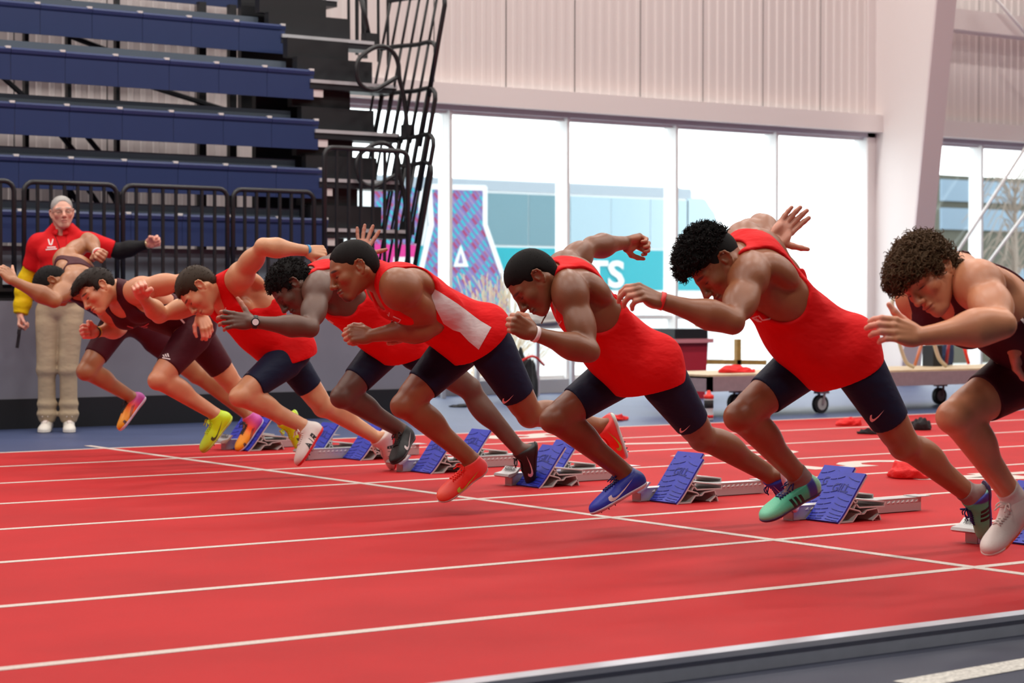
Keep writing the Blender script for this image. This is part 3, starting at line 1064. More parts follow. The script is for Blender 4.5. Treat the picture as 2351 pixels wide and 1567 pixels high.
def skin_mat(name, col, hair=(0.01, 0.008, 0.007), lips=None, beard=0.0, moust=0.0, flush=0.0, palm=None, stubble=0.0, rough=0.44):
    m = bpy.data.materials.new(name)
    m.use_nodes = True
    nt = m.node_tree
    N, L = nt.nodes, nt.links
    b = N['Principled BSDF']
    b.inputs['Roughness'].default_value = rough
    b.inputs['Specular IOR Level'].default_value = 0.6
    b.inputs['Subsurface Weight'].default_value = 0.06
    b.inputs['Subsurface Radius'].default_value = (0.012, 0.004, 0.002)
    b.inputs['Subsurface Scale'].default_value = 1.0
    tc = N.new('ShaderNodeTexCoord')
    no = N.new('ShaderNodeTexNoise')
    no.inputs['Scale'].default_value = 9
    no.inputs['Detail'].default_value = 6
    L.new(tc.outputs['Object'], no.inputs['Vector'])
    rp = N.new('ShaderNodeValToRGB')
    rp.color_ramp.elements[0].position, rp.color_ramp.elements[1].position = 0.3, 0.7
    rp.color_ramp.elements[0].color = (col[0] * .88, col[1] * .82, col[2] * .80, 1)
    rp.color_ramp.elements[1].color = (*[min(1, c * 1.08) for c in col], 1)
    L.new(no.outputs['Fac'], rp.inputs[0])
    cur = rp.outputs[0]
    at_ = N.new('ShaderNodeAttribute')
    at_.attribute_name = 'hp'
    ab = N.new('ShaderNodeVectorMath')
    ab.operation = 'MULTIPLY'
    ab.inputs[1].default_value = (1, 1, 1)
    sx = N.new('ShaderNodeSeparateXYZ')
    L.new(at_.outputs['Vector'], sx.inputs[0])
    av = N.new('ShaderNodeMath')
    av.operation = 'ABSOLUTE'
    L.new(sx.outputs[1], av.inputs[0])
    cx = N.new('ShaderNodeCombineXYZ')
    L.new(sx.outputs[0], cx.inputs[0])
    L.new(av.outputs[0], cx.inputs[1])
    L.new(sx.outputs[2], cx.inputs[2])

    def layer(cur, c, r, colr, soft, amt, rot=0.0):
        s1 = N.new('ShaderNodeVectorMath')
        s1.operation = 'SUBTRACT'
        s1.inputs[1].default_value = c
        L.new(cx.outputs[0], s1.inputs[0])
        o1 = s1.outputs[0]
        if rot:
            vr = N.new('ShaderNodeVectorRotate')
            vr.rotation_type = 'X_AXIS'
            vr.inputs['Angle'].default_value = rot
            L.new(o1, vr.inputs['Vector'])
            o1 = vr.outputs[0]
        s2 = N.new('ShaderNodeVectorMath')
        s2.operation = 'DIVIDE'
        s2.inputs[1].default_value = r
        L.new(o1, s2.inputs[0])
        ln = N.new('ShaderNodeVectorMath')
        ln.operation = 'LENGTH'
        L.new(s2.outputs[0], ln.inputs[0])
        mr = N.new('ShaderNodeMapRange')
        mr.interpolation_type = 'SMOOTHSTEP'
        mr.inputs[1].default_value = 1 - soft
        mr.inputs[2].default_value = 1 + soft
        mr.inputs[3].default_value = amt
        mr.inputs[4].default_value = 0
        L.new(ln.outputs['Value'], mr.inputs[0])
        mx = N.new('ShaderNodeMix')
        mx.data_type = 'RGBA'
        L.new(mr.outputs[0], mx.inputs[0])
        L.new(cur, mx.inputs[6])
        mx.inputs[7].default_value = (*colr, 1)
        return mx.outputs[2]

    lips = lips or (col[0] * .75, col[1] * .45, col[2] * .45)
    if flush:
        cur = layer(cur, (.055, .05, -.03), (.05, .035, .04), (col[0] * .95, col[1] * .55, col[2] * .5), .8, flush)
        cur = layer(cur, (.12, 0, -.03), (.03, .02, .02), (col[0] * .95, col[1] * .6, col[2] * .55), .8, flush)
    if stubble:
        cur = layer(cur, (.045, .03, -.085), (.075, .045, .042), tuple(c * .5 for c in col), .5, stubble)
    cur = layer(cur, (.105, 0, -.066), (.03, .025, .0115), lips, .25, .85)
    cur = layer(cur, (.109, 0, -.0655), (.03, .024, .0016), tuple(c * .25 for c in lips), .4, .9)
    if beard:
        cur = layer(cur, (.085, 0, -.105), (.035, .026, .026), hair, .35, beard)
    if moust:
        cur = layer(cur, (.112, 0, -.049), (.03, .027, .0065), hair, .4, moust)
    cur = layer(cur, (.09, .036, .030), (.04, .023, .0052), hair, .35, .88, rot=0.16)
    cur = layer(cur, (.09, .033, .0035), (.03, .0155, .0085), tuple(c * .45 for c in col), .5, .55)
    cur = layer(cur, (.09, .033, .0005), (.03, .0145, .0026), (.008, .006, .005), .45, .95)
    cur = layer(cur, (.122, .009, -.040), (.014, .0045, .003), (col[0] * .1, col[1] * .08, col[2] * .08), .5, .9)
    if palm is not None:
        a2 = N.new('ShaderNodeAttribute')
        a2.attribute_name = 'palm'
        mx = N.new('ShaderNodeMix')
        mx.data_type = 'RGBA'
        L.new(a2.outputs['Fac'], mx.inputs[0])
        L.new(cur, mx.inputs[6])
        mx.inputs[7].default_value = (*palm, 1)
        cur = mx.outputs[2]
    L.new(cur, b.inputs['Base Color'])
    n2 = N.new('ShaderNodeTexNoise')
    n2.inputs['Scale'].default_value = 220
    L.new(tc.outputs['Object'], n2.inputs['Vector'])
    bp = N.new('ShaderNodeBump')
    bp.inputs['Strength'].default_value = 0.12
    bp.inputs['Distance'].default_value = 0.002
    L.new(n2.outputs['Fac'], bp.inputs['Height'])
    L.new(bp.outputs[0], b.inputs['Normal'])
    return m


def fabric(name, col, rough=0.7, wrinkle=0.5, sheen=0.0):
    m = bpy.data.materials.new(name)
    m.use_nodes = True
    nt = m.node_tree
    b = nt.nodes['Principled BSDF']
    b.inputs['Base Color'].default_value = (*col, 1)
    b.inputs['Roughness'].default_value = rough
    b.inputs['Specular IOR Level'].default_value = 0.18
    b.inputs['Sheen Weight'].default_value = sheen
    tc = nt.nodes.new('ShaderNodeTexCoord')
    mp = nt.nodes.new('ShaderNodeMapping')
    mp.inputs['Scale'].default_value = (1.0, 2.2, 2.2)
    mp.inputs['Rotation'].default_value = (0.3, 0.6, 0.2)
    nt.links.new(tc.outputs['Object'], mp.inputs[0])
    n = nt.nodes.new('ShaderNodeTexNoise')
    n.inputs['Scale'].default_value = 6
    n.inputs['Detail'].default_value = 3
    nt.links.new(mp.outputs[0], n.inputs['Vector'])
    f = nt.nodes.new('ShaderNodeTexNoise')
    f.inputs['Scale'].default_value = 500
    nt.links.new(tc.outputs['Object'], f.inputs['Vector'])
    b1 = nt.nodes.new('ShaderNodeBump')
    b1.inputs['Strength'].default_value = wrinkle
    b1.inputs['Distance'].default_value = 0.03
    nt.links.new(n.outputs['Fac'], b1.inputs['Height'])
    b2 = nt.nodes.new('ShaderNodeBump')
    b2.inputs['Strength'].default_value = 0.15
    b2.inputs['Distance'].default_value = 0.001
    nt.links.new(f.outputs['Fac'], b2.inputs['Height'])
    nt.links.new(b1.outputs[0], b2.inputs['Normal'])
    nt.links.new(b2.outputs[0], b.inputs['Normal'])
    return m


def shoe_mat(name, stops, rough=0.45, var=0.0):
    """colour changes from heel (0) to toe (1)"""
    m = bpy.data.materials.new(name)
    m.use_nodes = True
    nt = m.node_tree
    b = nt.nodes['Principled BSDF']
    b.inputs['Roughness'].default_value = rough
    a = nt.nodes.new('ShaderNodeAttribute')
    a.attribute_name = 'sp'
    sx = nt.nodes.new('ShaderNodeSeparateXYZ')
    nt.links.new(a.outputs['Vector'], sx.inputs[0])
    rp = nt.nodes.new('ShaderNodeValToRGB')
    e = rp.color_ramp.elements
    e[0].position, e[0].color = stops[0][0], (*stops[0][1], 1)
    e[1].position, e[1].color = stops[-1][0], (*stops[-1][1], 1)
    for p, c in stops[1:-1]:
        q = e.new(p)
        q.color = (*c, 1)
    nt.links.new(sx.outputs[0], rp.inputs[0])
    nt.links.new(rp.outputs[0], b.inputs['Base Color'])
    w = nt.nodes.new('ShaderNodeTexNoise')
    w.inputs['Scale'].default_value = 70
    nt.links.new(a.outputs['Vector'], w.inputs['Vector'])
    bp = nt.nodes.new('ShaderNodeBump')
    bp.inputs['Strength'].default_value = 0.25
    bp.inputs['Distance'].default_value = 0.003
    nt.links.new(w.outputs['Fac'], bp.inputs['Height'])
    nt.links.new(bp.outputs[0], b.inputs['Normal'])
    return m


def head_basis(phi, psi, tilt=0.0):
    phi, psi, tilt = math.radians(phi), math.radians(psi), math.radians(tilt)
    f0 = -math.cos(phi) * RT - math.sin(phi) * UP
    u = math.cos(phi) * UP - math.sin(phi) * RT
    f = math.cos(psi) * f0 - math.sin(psi) * FW
    l = np.cross(u, f)
    u2, l2 = u * math.cos(tilt) + l * math.sin(tilt), l * math.cos(tilt) - u * math.sin(tilt)
    return f, l2, u2


I3 = (V(1, 0, 0), V(0, 1, 0), V(0, 0, 1))


def head_prims():
    """head in its own frame: x forward, y left, z up; origin at ear height in mid-skull"""
    A, S = [], []
    A.append((Ell((-.018, 0, .036), I3, (.100, .077, .086)), .02))
    A.append((Ell((.032, 0, .012), I3, (.068, .066, .085)), .02))
    A.append((Ell((.032, 0, -.055), I3, (.060, .054, .052)), .02))
    for s in (1, -1):
        A.append((Cone((.0, s * .056, -.035), (.062, s * .022, -.098), .020, .017), .02))
        A.append((Ell((.060, s * .044, -.018), I3, (.028, .022, .022)), .02))
        A.append((Cone((.090, s * .012, .024), (.072, s * .048, .026), .0130, .012), .014))
    A.append((Ell((.080, 0, -.100), I3, (.021, .025, .019)), .02))
    A.append((Cone((.088, 0, -.045), (.090, 0, -.08), .018, .016), .018))
    for s in (1, -1):
        S.append((Ell((.104, s * .034, .004), I3, (.018, .016, .013)), .012))
    A2 = []
    for s in (1, -1):
        A2.append((Ell((.0775, s * .033, .002), I3, (.0145, .0150, .0128)), .005))
    A2.append((Cone((.094, 0, .022), (.119, 0, -.026), .0090, .0125), .012))
    A2.append((Ell((.122, 0, -.030), I3, (.012, .0125, .0105)), .008))
    for s in (1, -1):
        A2.append((Ell((.110, s * .0145, -.034), I3, (.012, .0085, .009)), .006))
    A2.append((Ell((.1015, 0, -.0590), I3, (.0135, .024, .0075)), .006))
    A2.append((Ell((.0995, 0, -.0730), I3, (.0135, .021, .0085)), .006))
    for s in (1, -1):
        A2.append((Ell((-.018, s * .077, -.006), (unit((1, s * -.45, .15)), unit((s * .45, 1, 0)), V(-.15, 0, 1)), (.017, .0060, .029)), .006))
        rim = [(-.004, .074, .016), (-.008, .080, .026), (-.020, .086, .029), (-.033, .090, .020), (-.036, .090, .004), (-.031, .086, -.012), (-.022, .081, -.024), (-.014, .077, -.032)]
        for i in range(len(rim) - 1):
            a_, b_ = rim[i], rim[i + 1]
            A2.append((Cone((a_[0], s * a_[1], a_[2]), (b_[0], s * b_[1], b_[2]), .0042, .0042 if i < 5 else .0055), .004))
        A2.append((Cone((-.004, s * .076, .004), (-.006, s * .077, -.012), .0045, .005), .004))
    S2 = []
    for s in (1, -1):
        S2.append((Ell((-.017, s * .087, .000), (V(1, 0, 0), V(0, 1, 0), V(-.15, 0, 1)), (.009, .0070, .015)), .004))
    S2.append((Cone((.117, .02, -.066), (.117, -.02, -.066), .0045, .0045), .004))
    return A, S, A2, S2


def hand_prims(w, kn, n, side, style, s):
    """side +1 left, -1 right; n: the way the palm faces"""
    d = unit(np.asarray(kn) - np.asarray(w))
    n = orth(n, d)
    t = np.cross(n, d) * side
    P = []
    w = np.asarray(w, float)
    offs = (.030, .010, -.010, -.028)
    fwd = (.088, .093, .088, .079)
    lens = ((.042, .026, .021), (.046, .029, .022), (.042, .027, .021), (.033, .021, .019))
    flex = {'fist': (82, 98, 55), 'relaxed': (38, 48, 25), 'curl': (58, 72, 38), 'open': (2, 10, 6), 'blade': (26, 38, 20), 'claw': (12, 42, 30), 'palm': (6, 14, 10), 'point': (70, 80, 40)}[style]
    spread = {'open': (14, 3, -9, -22), 'claw': (10, 2, -7, -16), 'palm': (5, 2, -2, -7)}.get(style, (2, .5, -1, -3))
    P.append((Ell(w + d * .05 * s + n * .004 * s, (d, t, n), (.050 * s, .038 * s, .0155 * s)), .012))
    P.append((Ell(w + d * .036 * s + t * .026 * s + n * .013 * s, (unit(d + t * .5), t, n), (.033 * s, .017 * s, .016 * s)), .012))
    P.append((Ell(w + d * .04 * s - t * .025 * s + n * .010 * s, (d, t, n), (.034 * s, .013 * s, .014 * s)), .012))
    for i in range(4):
        k0 = w + (d * fwd[i] + t * offs[i]) * s
        P.append((Cone(w + (d * .012 + t * offs[i] * .55) * s, k0, .014 * s, .0112 * s), .008))
        a = math.radians(spread[i])
        dd = d * math.cos(a) + t * math.sin(a)
        ang = 0
        p = k0
        rr = (.0110, .0102, .0092, .0080) if i < 3 else (.0096, .0090, .0082, .0072)
        for j in range(3):
            extra = {0: 0, 1: 4, 2: 8, 3: 14}[i] if style in ('relaxed', 'curl', 'blade') else 0
            ang += math.radians(flex[j] + extra * .5)
            q = p + (dd * math.cos(ang) + n * math.sin(ang)) * lens[i][j] * s
            P.append((Cone(p, q, rr[j] * s, rr[j + 1] * s), .0045))
            p = q
    b = w + (d * .018 + t * .024 + n * .008) * s
    if style == 'fist':
        ds = (unit(d * .65 + t * .6 + n * .5), unit(d * .7 + n * .75 - t * .05), unit(d * .15 + n * .35 - t * .9))
    elif style in ('open', 'claw', 'palm'):
        ds = (unit(d * .5 + t * .85 + n * .2), unit(d * .55 + t * .8 + n * .15), unit(d * .6 + t * .75 + n * .1))
    elif style == 'blade':
        ds = (unit(d * .8 + t * .55 + n * .3), unit(d * .85 + t * .5), unit(d * .75 + t * .65))
    else:
        ds = (unit(d * .65 + t * .65 + n * .4), unit(d * .85 + t * .2 + n * .45), unit(d * .8 - t * .1 + n * .55))
    for dd, ln, r0, r1 in zip(ds, (.044, .034, .027), (.0145, .0118, .0102), (.012, .0105, .0082)):
        q = b + dd * ln * s
        P.append((Cone(b, q, r0 * s, r1 * s), .006))
        b = q
    return P, (d, t, n)


class Body:
    pass


def body_prims(J, b=1.0, s=1.0, arm=1.0):
    """all flesh primitives by region, from the joints (metres, world)"""
    o = Body()
    J = {k: np.asarray(v, float) for k, v in J.items()}
    o.J = J
    mh = (J['hL'] + J['hR']) / 2
    ms = (J['sL'] + J['sR']) / 2
    up = unit(J['neck'] - mh)
    o.lat_h = orth(J['hL'] - J['hR'], up)
    o.lat_s = orth(J['sL'] - J['sR'], up)
    fh, fs = np.cross(o.lat_h, up), np.cross(o.lat_s, up)
    o.mh, o.ms, o.up, o.fh, o.fs = mh, ms, up, fh, fs
    T = []
    latm = unit(o.lat_h + o.lat_s)
    fm = np.cross(latm, up)
    tl = np.linalg.norm(ms - mh)
    o.latm, o.fm, o.tl = latm, fm, tl
    T.append((Ell(mh + up * .035, (o.lat_h, fh, up), (.158 * b, .108 * b, .115)), .04))
    T.append((Ell(mh + up * tl * .36 + fm * .002, (latm, fm, up), (.136 * b, .100 * b, .14)), .05))
    T.append((Ell(mh + up * tl * .66 - fm * .002, (latm, fm, up), (.152 * b, .116 * b, .17)), .05))
    T.append((Ell(ms - up * .055 - fs * .012, (o.lat_s, fs, up), (.152 * b, .098 * b, .11)), .05))
    for sd, sk in ((1, 'sL'), (-1, 'sR')):
        L = o.lat_s * sd
        sh = J[sk]
        T.append((Ell(ms + L * .078 - up * .095 + fs * .068, (L, fs, up), (.086 * b, .050 * b, .068)), .016))
        T.append((Ell(lerp(ms + L * .095, sh, .35) - up * .085 - fs * .072, (L, fs, up), (.070 * b, .046 * b, .088)), .018))
        T.append((Ell(ms + L * .118 - up * .20 - fs * .025, (L, fs, up), (.052 * b, .072 * b, .130)), .022))
        T.append((Cone(J['neck'] + up * .01 + L * .025 - fs * .01, lerp(ms, sh, .72) + up * .018 - fs * .012, .052, .046 * b), .03))
        T.append((Cone(lerp(ms, sh, .35) - up * .03, lerp(ms, sh, .95) - up * .01, .068 * b, .058 * b), .04))
    o.torso = T
    G = []
    for sd, hk in ((1, 'hL'), (-1, 'hR')):
        G.append((Ell(J[hk] - fh * .052 * b + up * .012 - o.lat_h * sd * .012, (o.lat_h, fh, up), (.082 * b, .082 * b, .095)), .03))
    o.pelvis = [T[0]] + G
    o.torso_all = T + G
    o.neckp = [(Cone(J['neck'] - up * .03, J['neck'] + (J['head'] - J['neck']) * .55, .062 * b, .058 * b), .025)]
    o.thigh, o.shin, o.uarm, o.farm, o.tdir, o.sfr = {}, {}, {}, {}, {}, {}
    for sd, q in ((1, 'L'), (-1, 'R')):
        h, k, a = J['h' + q], J['n' + q], J['a' + q]
        t, sdir = unit(k - h), unit(a - k)
        fr = -(sdir - t * (sdir @ t))
        if np.linalg.norm(fr) < .15:
            fr = orth(fh, t)
        fr = orth(unit(fr) + 1e-6, t)
        lt = np.cross(t, fr)
        ln = np.linalg.norm(k - h)
        P = [(Cone(h + t * .01, k, .088 * b, .057 * s), .03),
             (Cone(h + t * ln * .22 + fr * .022, k - t * ln * .14 + fr * .014, .075 * b, .050 * b), .020),
             (Cone(h + t * ln * .18 - fr * .030, k - t * ln * .16 - fr * .014, .069 * b, .045 * b), .020),
             (Cone(h + t * .03 - o.lat_h * sd * .035, k - t * ln * .35 - o.lat_h * sd * .012, .066 * b, .045 * b), .03),
             (Ell(k - t * ln * .17 + fr * .022 - o.lat_h * sd * .026, (t, fr, np.cross(t, fr)), (.055, .036, .033)), .014)]
        o.thigh[q] = P
        f2 = orth(t, sdir) if np.linalg.norm(t - sdir * (t @ sdir)) > .15 else orth(fr, sdir)
        o.tdir[q], o.sfr[q] = t, f2
        l2 = np.linalg.norm(a - k)
        kf = unit(fr + f2)
        S = [(Ell(k + kf * .010, (t, fr, np.cross(t, fr)), (.056 * s, .051 * s, .053 * s)), .016),
             (Ell(k + kf * .040, (sdir, f2, np.cross(sdir, f2)), (.030, .018, .026)), .010),
             (Cone(k, a, .047 * s, .031 * s), .02),
             (Ell(k + sdir * l2 * .29 - f2 * .028, (sdir, f2, np.cross(sdir, f2)), (.120, .050 * b, .055 * b)), .018),
             (Cone(k + sdir * l2 * .35 - f2 * .020, a - f2 * .026, .040, .016), .02),
             (Cone(k + sdir * l2 * .12 + f2 * .016, a - sdir * .04 + f2 * .006, .030, .024), .02)]
        to, hq = J['t' + q], J['q' + q]
        S += [(Ell(a - sdir * .002, (sdir, f2, np.cross(sdir, f2)), (.032, .034, .035)), .015),
              (Cone(a + (to - a) * .08, lerp(a, to, .55) + (hq - a) * .25, .026, .022), .02),
              (Cone(a, lerp(hq, to, .14), .03, .026), .02)]
        o.shin[q] = S
        sh, e, w = J['s' + q], J['e' + q], J['w' + q]
        ad, fd = unit(e - sh), unit(w - e)
        bi = fd - ad * (fd @ ad)
        bi = orth(bi if np.linalg.norm(bi) > .12 else fs, ad)
        sdv = np.cross(ad, bi)
        la, lf = np.linalg.norm(e - sh), np.linalg.norm(w - e)
        g = b * arm * 1.16
        o.uarm[q] = [(Cone(sh, e, .050 * g, .036 * s), .03),
                     (Ell(sh + ad * .035, (ad, bi, sdv), (.090, .066 * g, .066 * g)), .018),
                     (Ell(sh + ad * la * .56 + bi * .018, (ad, bi, sdv), (.090, .040 * g, .042 * g)), .012),
                     (Ell(sh + ad * la * .52 - bi * .020, (ad, bi, sdv), (.105, .040 * g, .045 * g)), .012)]
        bs = orth(bi - ad * .2, fd)
        o.farm[q] = [(Ell(e, (ad, bi, sdv), (.040, .036, .038)), .02),
                     (Cone(e - ad * .0, e + fd * lf * .30, .036, .043 * g), .02),
                     (Ell(e + fd * lf * .27 + bs * .006, (fd, bs, np.cross(fd, bs)), (.092, .044 * g, .048 * g)), .014),
                     (Cone(e + fd * lf * .35, w, .040 * g, .0255 * s), .02),
                     (Cone(w - fd * .03, w + fd * .015, .027 * s, .024 * s), .012)]
    return o


def bbox(prims, m=0.02):
    lo = np.min([p.lo for p, k in prims], 0) - m
    hi = np.max([p.hi for p, k in prims], 0) + m
    return lo, hi


H_BODY, H_HEAD, H_HAND, H_SHOE, H_CLOTH = 0.0065, 0.0030, 0.0032, 0.0040, 0.0060


def build_head(o, hb, hs, skullw=1.0):
    """returns verts in world + local coords; field evaluated in the head frame"""
    f, l, u = hb
    R = np.stack([f, l, u])
    c = o.J['head']
    tol = lambda p: R @ (np.asarray(p, float) - c) / hs
    F = Field((-.13, -.10, -.20), (.15, .10, .14), H_HEAD / hs)
    A, S, A2, S2 = head_prims()
    n0, n1 = tol(o.J['neck'] - o.up * .03), tol(o.J['neck'] + (c - o.J['neck']) * .55)
    nk = Cone(n0, (-.028, 0, -.03), o.neckp[0][0].ra / hs, .056)
    for p, k in A:
        F.add(p, k)
    F.add(nk, .03)
    # throat / sternomastoid
    for s in (1, -1):
        F.add(Cone((-.035, s * .058, -.03), lerp(n0, (0, 0, -.05), .15) + V(.03, s * .02, 0), .018, .016), .02)
    for p, k in S:
        F.sub(p, k)
    for p, k in A2:
        F.add(p, k)
    for p, k in S2:
        F.sub(p, k)
    ax = unit(n0 - V(-.028, 0, -.03))
    F.cut(V(-.028, 0, -.03) + (n0 - V(-.028, 0, -.03)) * .82, ax)
    v, q = F.nets(1)
    return c + (v * hs) @ R, q, v, (R, c, hs)


def hair_cap(HF, style, thick, h=0.0035):
    """closed cap over the skull, in head-local coordinates"""
    F = Field((-.20, -.15, -.13), (.18, .15, .22), h)
    top = thick
    side = {'afro': .008, 'fade': .006}.get(style, thick * .8)
    if style == 'afro':
        F.add(Ell((-.018, 0, .036), I3, (.1025, .0795, .0885)), .02)
        F.add(Ell((-.004, 0, .085), I3, (.108, .094, .082)), .02)
        F.add(Ell((.045, 0, .085), I3, (.072, .082, .056)), .02)
    elif style == 'mop':
        F.add(Ell((-.015, 0, .046), I3, (.118, .098, .104)), .02)
        F.add(Ell((.048, 0, .068), I3, (.086, .088, .060)), .02)
        F.add(Ell((-.07, 0, -.02), I3, (.05, .072, .07)), .02)
    elif style == 'quiff':
        F.add(Ell((-.018, 0, .036), I3, (.100, .077, .086)), .02, grow=side)
        F.add(Ell((.02, 0, .085), I3, (.092, .068, .046)), .03, grow=thick * .5)
        F.add(Cone((.05, .03, .095), (.112, .025, .078), .030, .014), .02)
        F.add(Cone((.05, -.03, .095), (.112, -.025, .078), .030, .014), .02)
    else:
        F.add(Ell((-.021, 0, .040), I3, (.0985, .0762, .085)), .02, grow=thick * .5)
        F.add(Ell((-.004, 0, .058), I3, (.083, .066, .064)), .03, grow=thick * .6)
        F.add(Ell((-.060, 0, .0), I3, (.058, .064, .064)), .03, grow=.002)
    # face window, temples, ears, nape
    fx = {'mop': .088, 'quiff': .066}.get(style, .072)
    fz = {'mop': .046, 'quiff': .068, 'afro': .066, 'fade': .086}.get(style, .072)
    X, Y, Z = F._sl(F.lo, F.lo + F.n * F.h)[1]
    hl = fx - .9 * np.maximum(0, np.abs(Y) - .045)
    face = np.maximum(hl - X, Z - fz)                  # negative in the face
    low = np.maximum(-.012 - X, Z + .004)              # in front of and below the ears
    nape = Z + (.085 if style == 'mop' else .062) + 0 * X + 0 * Y
    temple = np.maximum(.030 - X, Z - .036)
    for g in (face, low, nape, temple):
        k = .008
        dn = -g + 0 * F.d
        hh = np.maximum(k - np.abs(F.d - dn), 0) / k
        F.d = (np.maximum(F.d, dn) + hh * hh * k * .25).astype(np.float32)
    for s in (1, -1):
        F.sub(Ell((-.020, s * .085, -.008), I3, (.026, .03, .036)), .012)
    return F.nets(1)


def hair_strands(v, q, n, length, rad, curl, comb, seed, lift=0.5, zmin=-.2, seg=5, sides=4, ymul=1.0):
    """tapered curved locks rooted on the cap, head-local"""
    rnd = np.random.RandomState(seed)
    nr = np.zeros_like(v)
    a, b, c = v[q[:, 0]], v[q[:, 1]], v[q[:, 2]]
    fn = np.cross(b - a, c - a)
    for i in range(4):
        for j in range(3):
            nr[:, j] += np.bincount(q[:, i], fn[:, j], len(v))
    nr /= np.linalg.norm(nr, axis=1)[:, None] + 1e-9
    ok = np.nonzero((v[:, 2] > zmin) & ((v - V(-.018, 0, .036)) * nr).sum(1).__gt__(0.03))[0]
    idx = rnd.choice(ok, n)
    m = MB()
    comb = np.asarray(comb, float)
    for i in idx:
        p, nn = v[i], nr[i]
        t = comb - nn * (comb @ nn)
        L = length * rnd.uniform(.6, 1.25)
        ph = rnd.uniform(0, 6.28)
        u1 = unit(t + rnd.normal(0, .35, 3))
        d = unit(nn * lift + u1 * (1 - lift) + rnd.normal(0, .15, 3))
        s1 = unit(np.cross(d, nn + V(.01, .02, .03)))
        s2 = np.cross(d, s1)
        pts, rs = [], []
        for k in range(seg + 1):
            w = k / seg
            droop = -nn * L * .45 * w * w * (1 - lift)
            pts.append(p - nn * .004 + d * L * w + droop + (s1 * math.cos(ph + w * 7 * (1 if curl else 0)) + s2 * math.sin(ph + w * 7)) * curl * w)
            rs.append(rad * (1 - .75 * w))
        m.tube(pts, rs, sides, caps=False)
    return np.array(m.v), m.f


def make_shoe(root, name, J, q, st, label=None, plantar=None):
    """st: dict(upper, sole, lace, swoosh, ...); J joints; q side letter"""
    he, to, an = J['q' + q], J['t' + q], J['a' + q]
    f = unit(to - he)
    u = orth(an - lerp(he, to, .30), f)
    u = orth(u - FW * st.get('roll', 0.0), f)
    l = np.cross(u, f)
    R = np.stack([f, l, u])
    L = max(.245, np.linalg.norm(to - he)) + .012
    O = he - u * .034 - f * .006
    al = R @ (an - O)
    F = Field((-.02, -.065, -.012), (L + .02, .065, .16), H_SHOE)
    inn = -1 if q == 'L' else 1        # inner side in local y
    P = [(Ell((.046, 0, .036), I3, (.047, .033, .046)), .02), (Ell((.115, 0, .038), I3, (.10, .034, .040)), .03),
         (Ell((L * .66, inn * .004, .027), I3, (.085, .0455, .030)), .03), (Ell((L * .84, inn * .008, .021), I3, (L * .165, .037, .0225)), .03),
         (Cone((.050, 0, .055), al + V(-.002, 0, .008), .034, .0385), .025), (Cone((L * .34, 0, .050), al + V(.016, 0, -.008), .034, .036), .025)]
    for p, k in P:
        F.add(p, k)
    U = F.like()
    U.d = F.d.copy()
    U.cut((0, 0, .0075), (0, 0, -1))
    cz = al + V(0, 0, .012)
    sd_ = R @ unit(J['n' + q] - an)
    U.cut(cz, unit(sd_ + V(-.30, 0, 0)), .006)
    v, qd = U.nets(1)
    wv = O + v @ R
    sh = link(name, np_mesh(name, wv, qd, {'sp': v / L}), st['upper'], root)
    if label:
        sh['label'] = label
    S = F.like()
    S.d = F.d - .0035
    S.cut((0, 0, .0165), (0, 0, 1), .004)
    S.cut((0, 0, -.001), (0, 0, -1), .006)
    sv, sq = S.nets(1)
    link('sole', np_mesh('sole', O + sv @ R, sq, {'sp': sv / L}), st['sole'], sh)
    m = MB()
    for (x, y) in ((.62, .02), (.62, -.022), (.74, .028), (.74, -.028), (.86, .015), (.86, -.018)):
        p0 = O + V(L * x, y, 0) @ R
        m.tube([p0, p0 - u * .008], [.004, .0012], 6)
    m.build('spikes', M_DARKSTEEL, sh)['kind'] = 'stuff'
    bv = bvh_of(wv, qd)
    top = lambda x, y: (O + V(x, y, .2) @ R, -u)

    def topp(x, y, o=.002):
        o_, d_ = top(x, y)
        hit = bv.ray_cast(Vector(o_), Vector(d_))
        return None if hit[0] is None else np.array(hit[0]) + u * o
    if st.get('lace'):
        m = MB()
        x0, x1 = L * .40, L * .66
        n = 6
        for i in range(n):
            xa, xb = x0 + (x1 - x0) * i / n, x0 + (x1 - x0) * (i + 1) / n
            for sg in (1, -1):
                pts = [topp(xa + (xb - xa) * w, sg * .017 * (1 - 2 * w), .003) for w in (0, .25, .5, .75, 1)]
                if all(p is not None for p in pts):
                    m.tube(pts, .0030, 5)
        kp = topp(x0 - .004, 0, .004)
        if kp is not None:
            for sg in (1, -1):
                m.tube(bez([kp, kp + f * .008 + l * sg * .018 + u * .016, kp + f * .022 + l * sg * .03 + u * .006, kp + f * .012 + l * sg * .012 - u * .0, kp], 4), .0030, 5)
                m.tube(bez([kp, kp + f * .015 + l * sg * .01 + u * .012, kp + f * .042 + l * sg * .022 + u * .004], 4), .0028, 5)
        m.build('laces', st['lace'], sh, True)
    side = -1 if False else 1
    if st.get('swoosh'):
        for sg in (1, -1):
            x0, x1, z0, z1 = st.get('swbox', (.70, .20, .019, .062))
            polys = [[(L * (x0 + (x1 - x0) * p[0]), z0 + (z1 - z0) * p[1] / .56) for p in SWOOSH]]
            me = decal(bv, polys, lambda x, z: (O + V(x, sg * .15, z) @ R, -l * sg), .0012, .02)
            if len(me.polygons):
                link('swoosh', me, st['swoosh'], sh)
    for ex in st.get('extra', ()):
        nm, polys, mt = ex
        for sg in (1, -1):
            me = decal(bv, [[(L * x, z) for x, z in pl] for pl in polys], lambda x, z: (O + V(x, sg * .15, z) @ R, -l * sg), .0014, .02)
            if len(me.polygons):
                link(nm, me, mt, sh)
    return sh


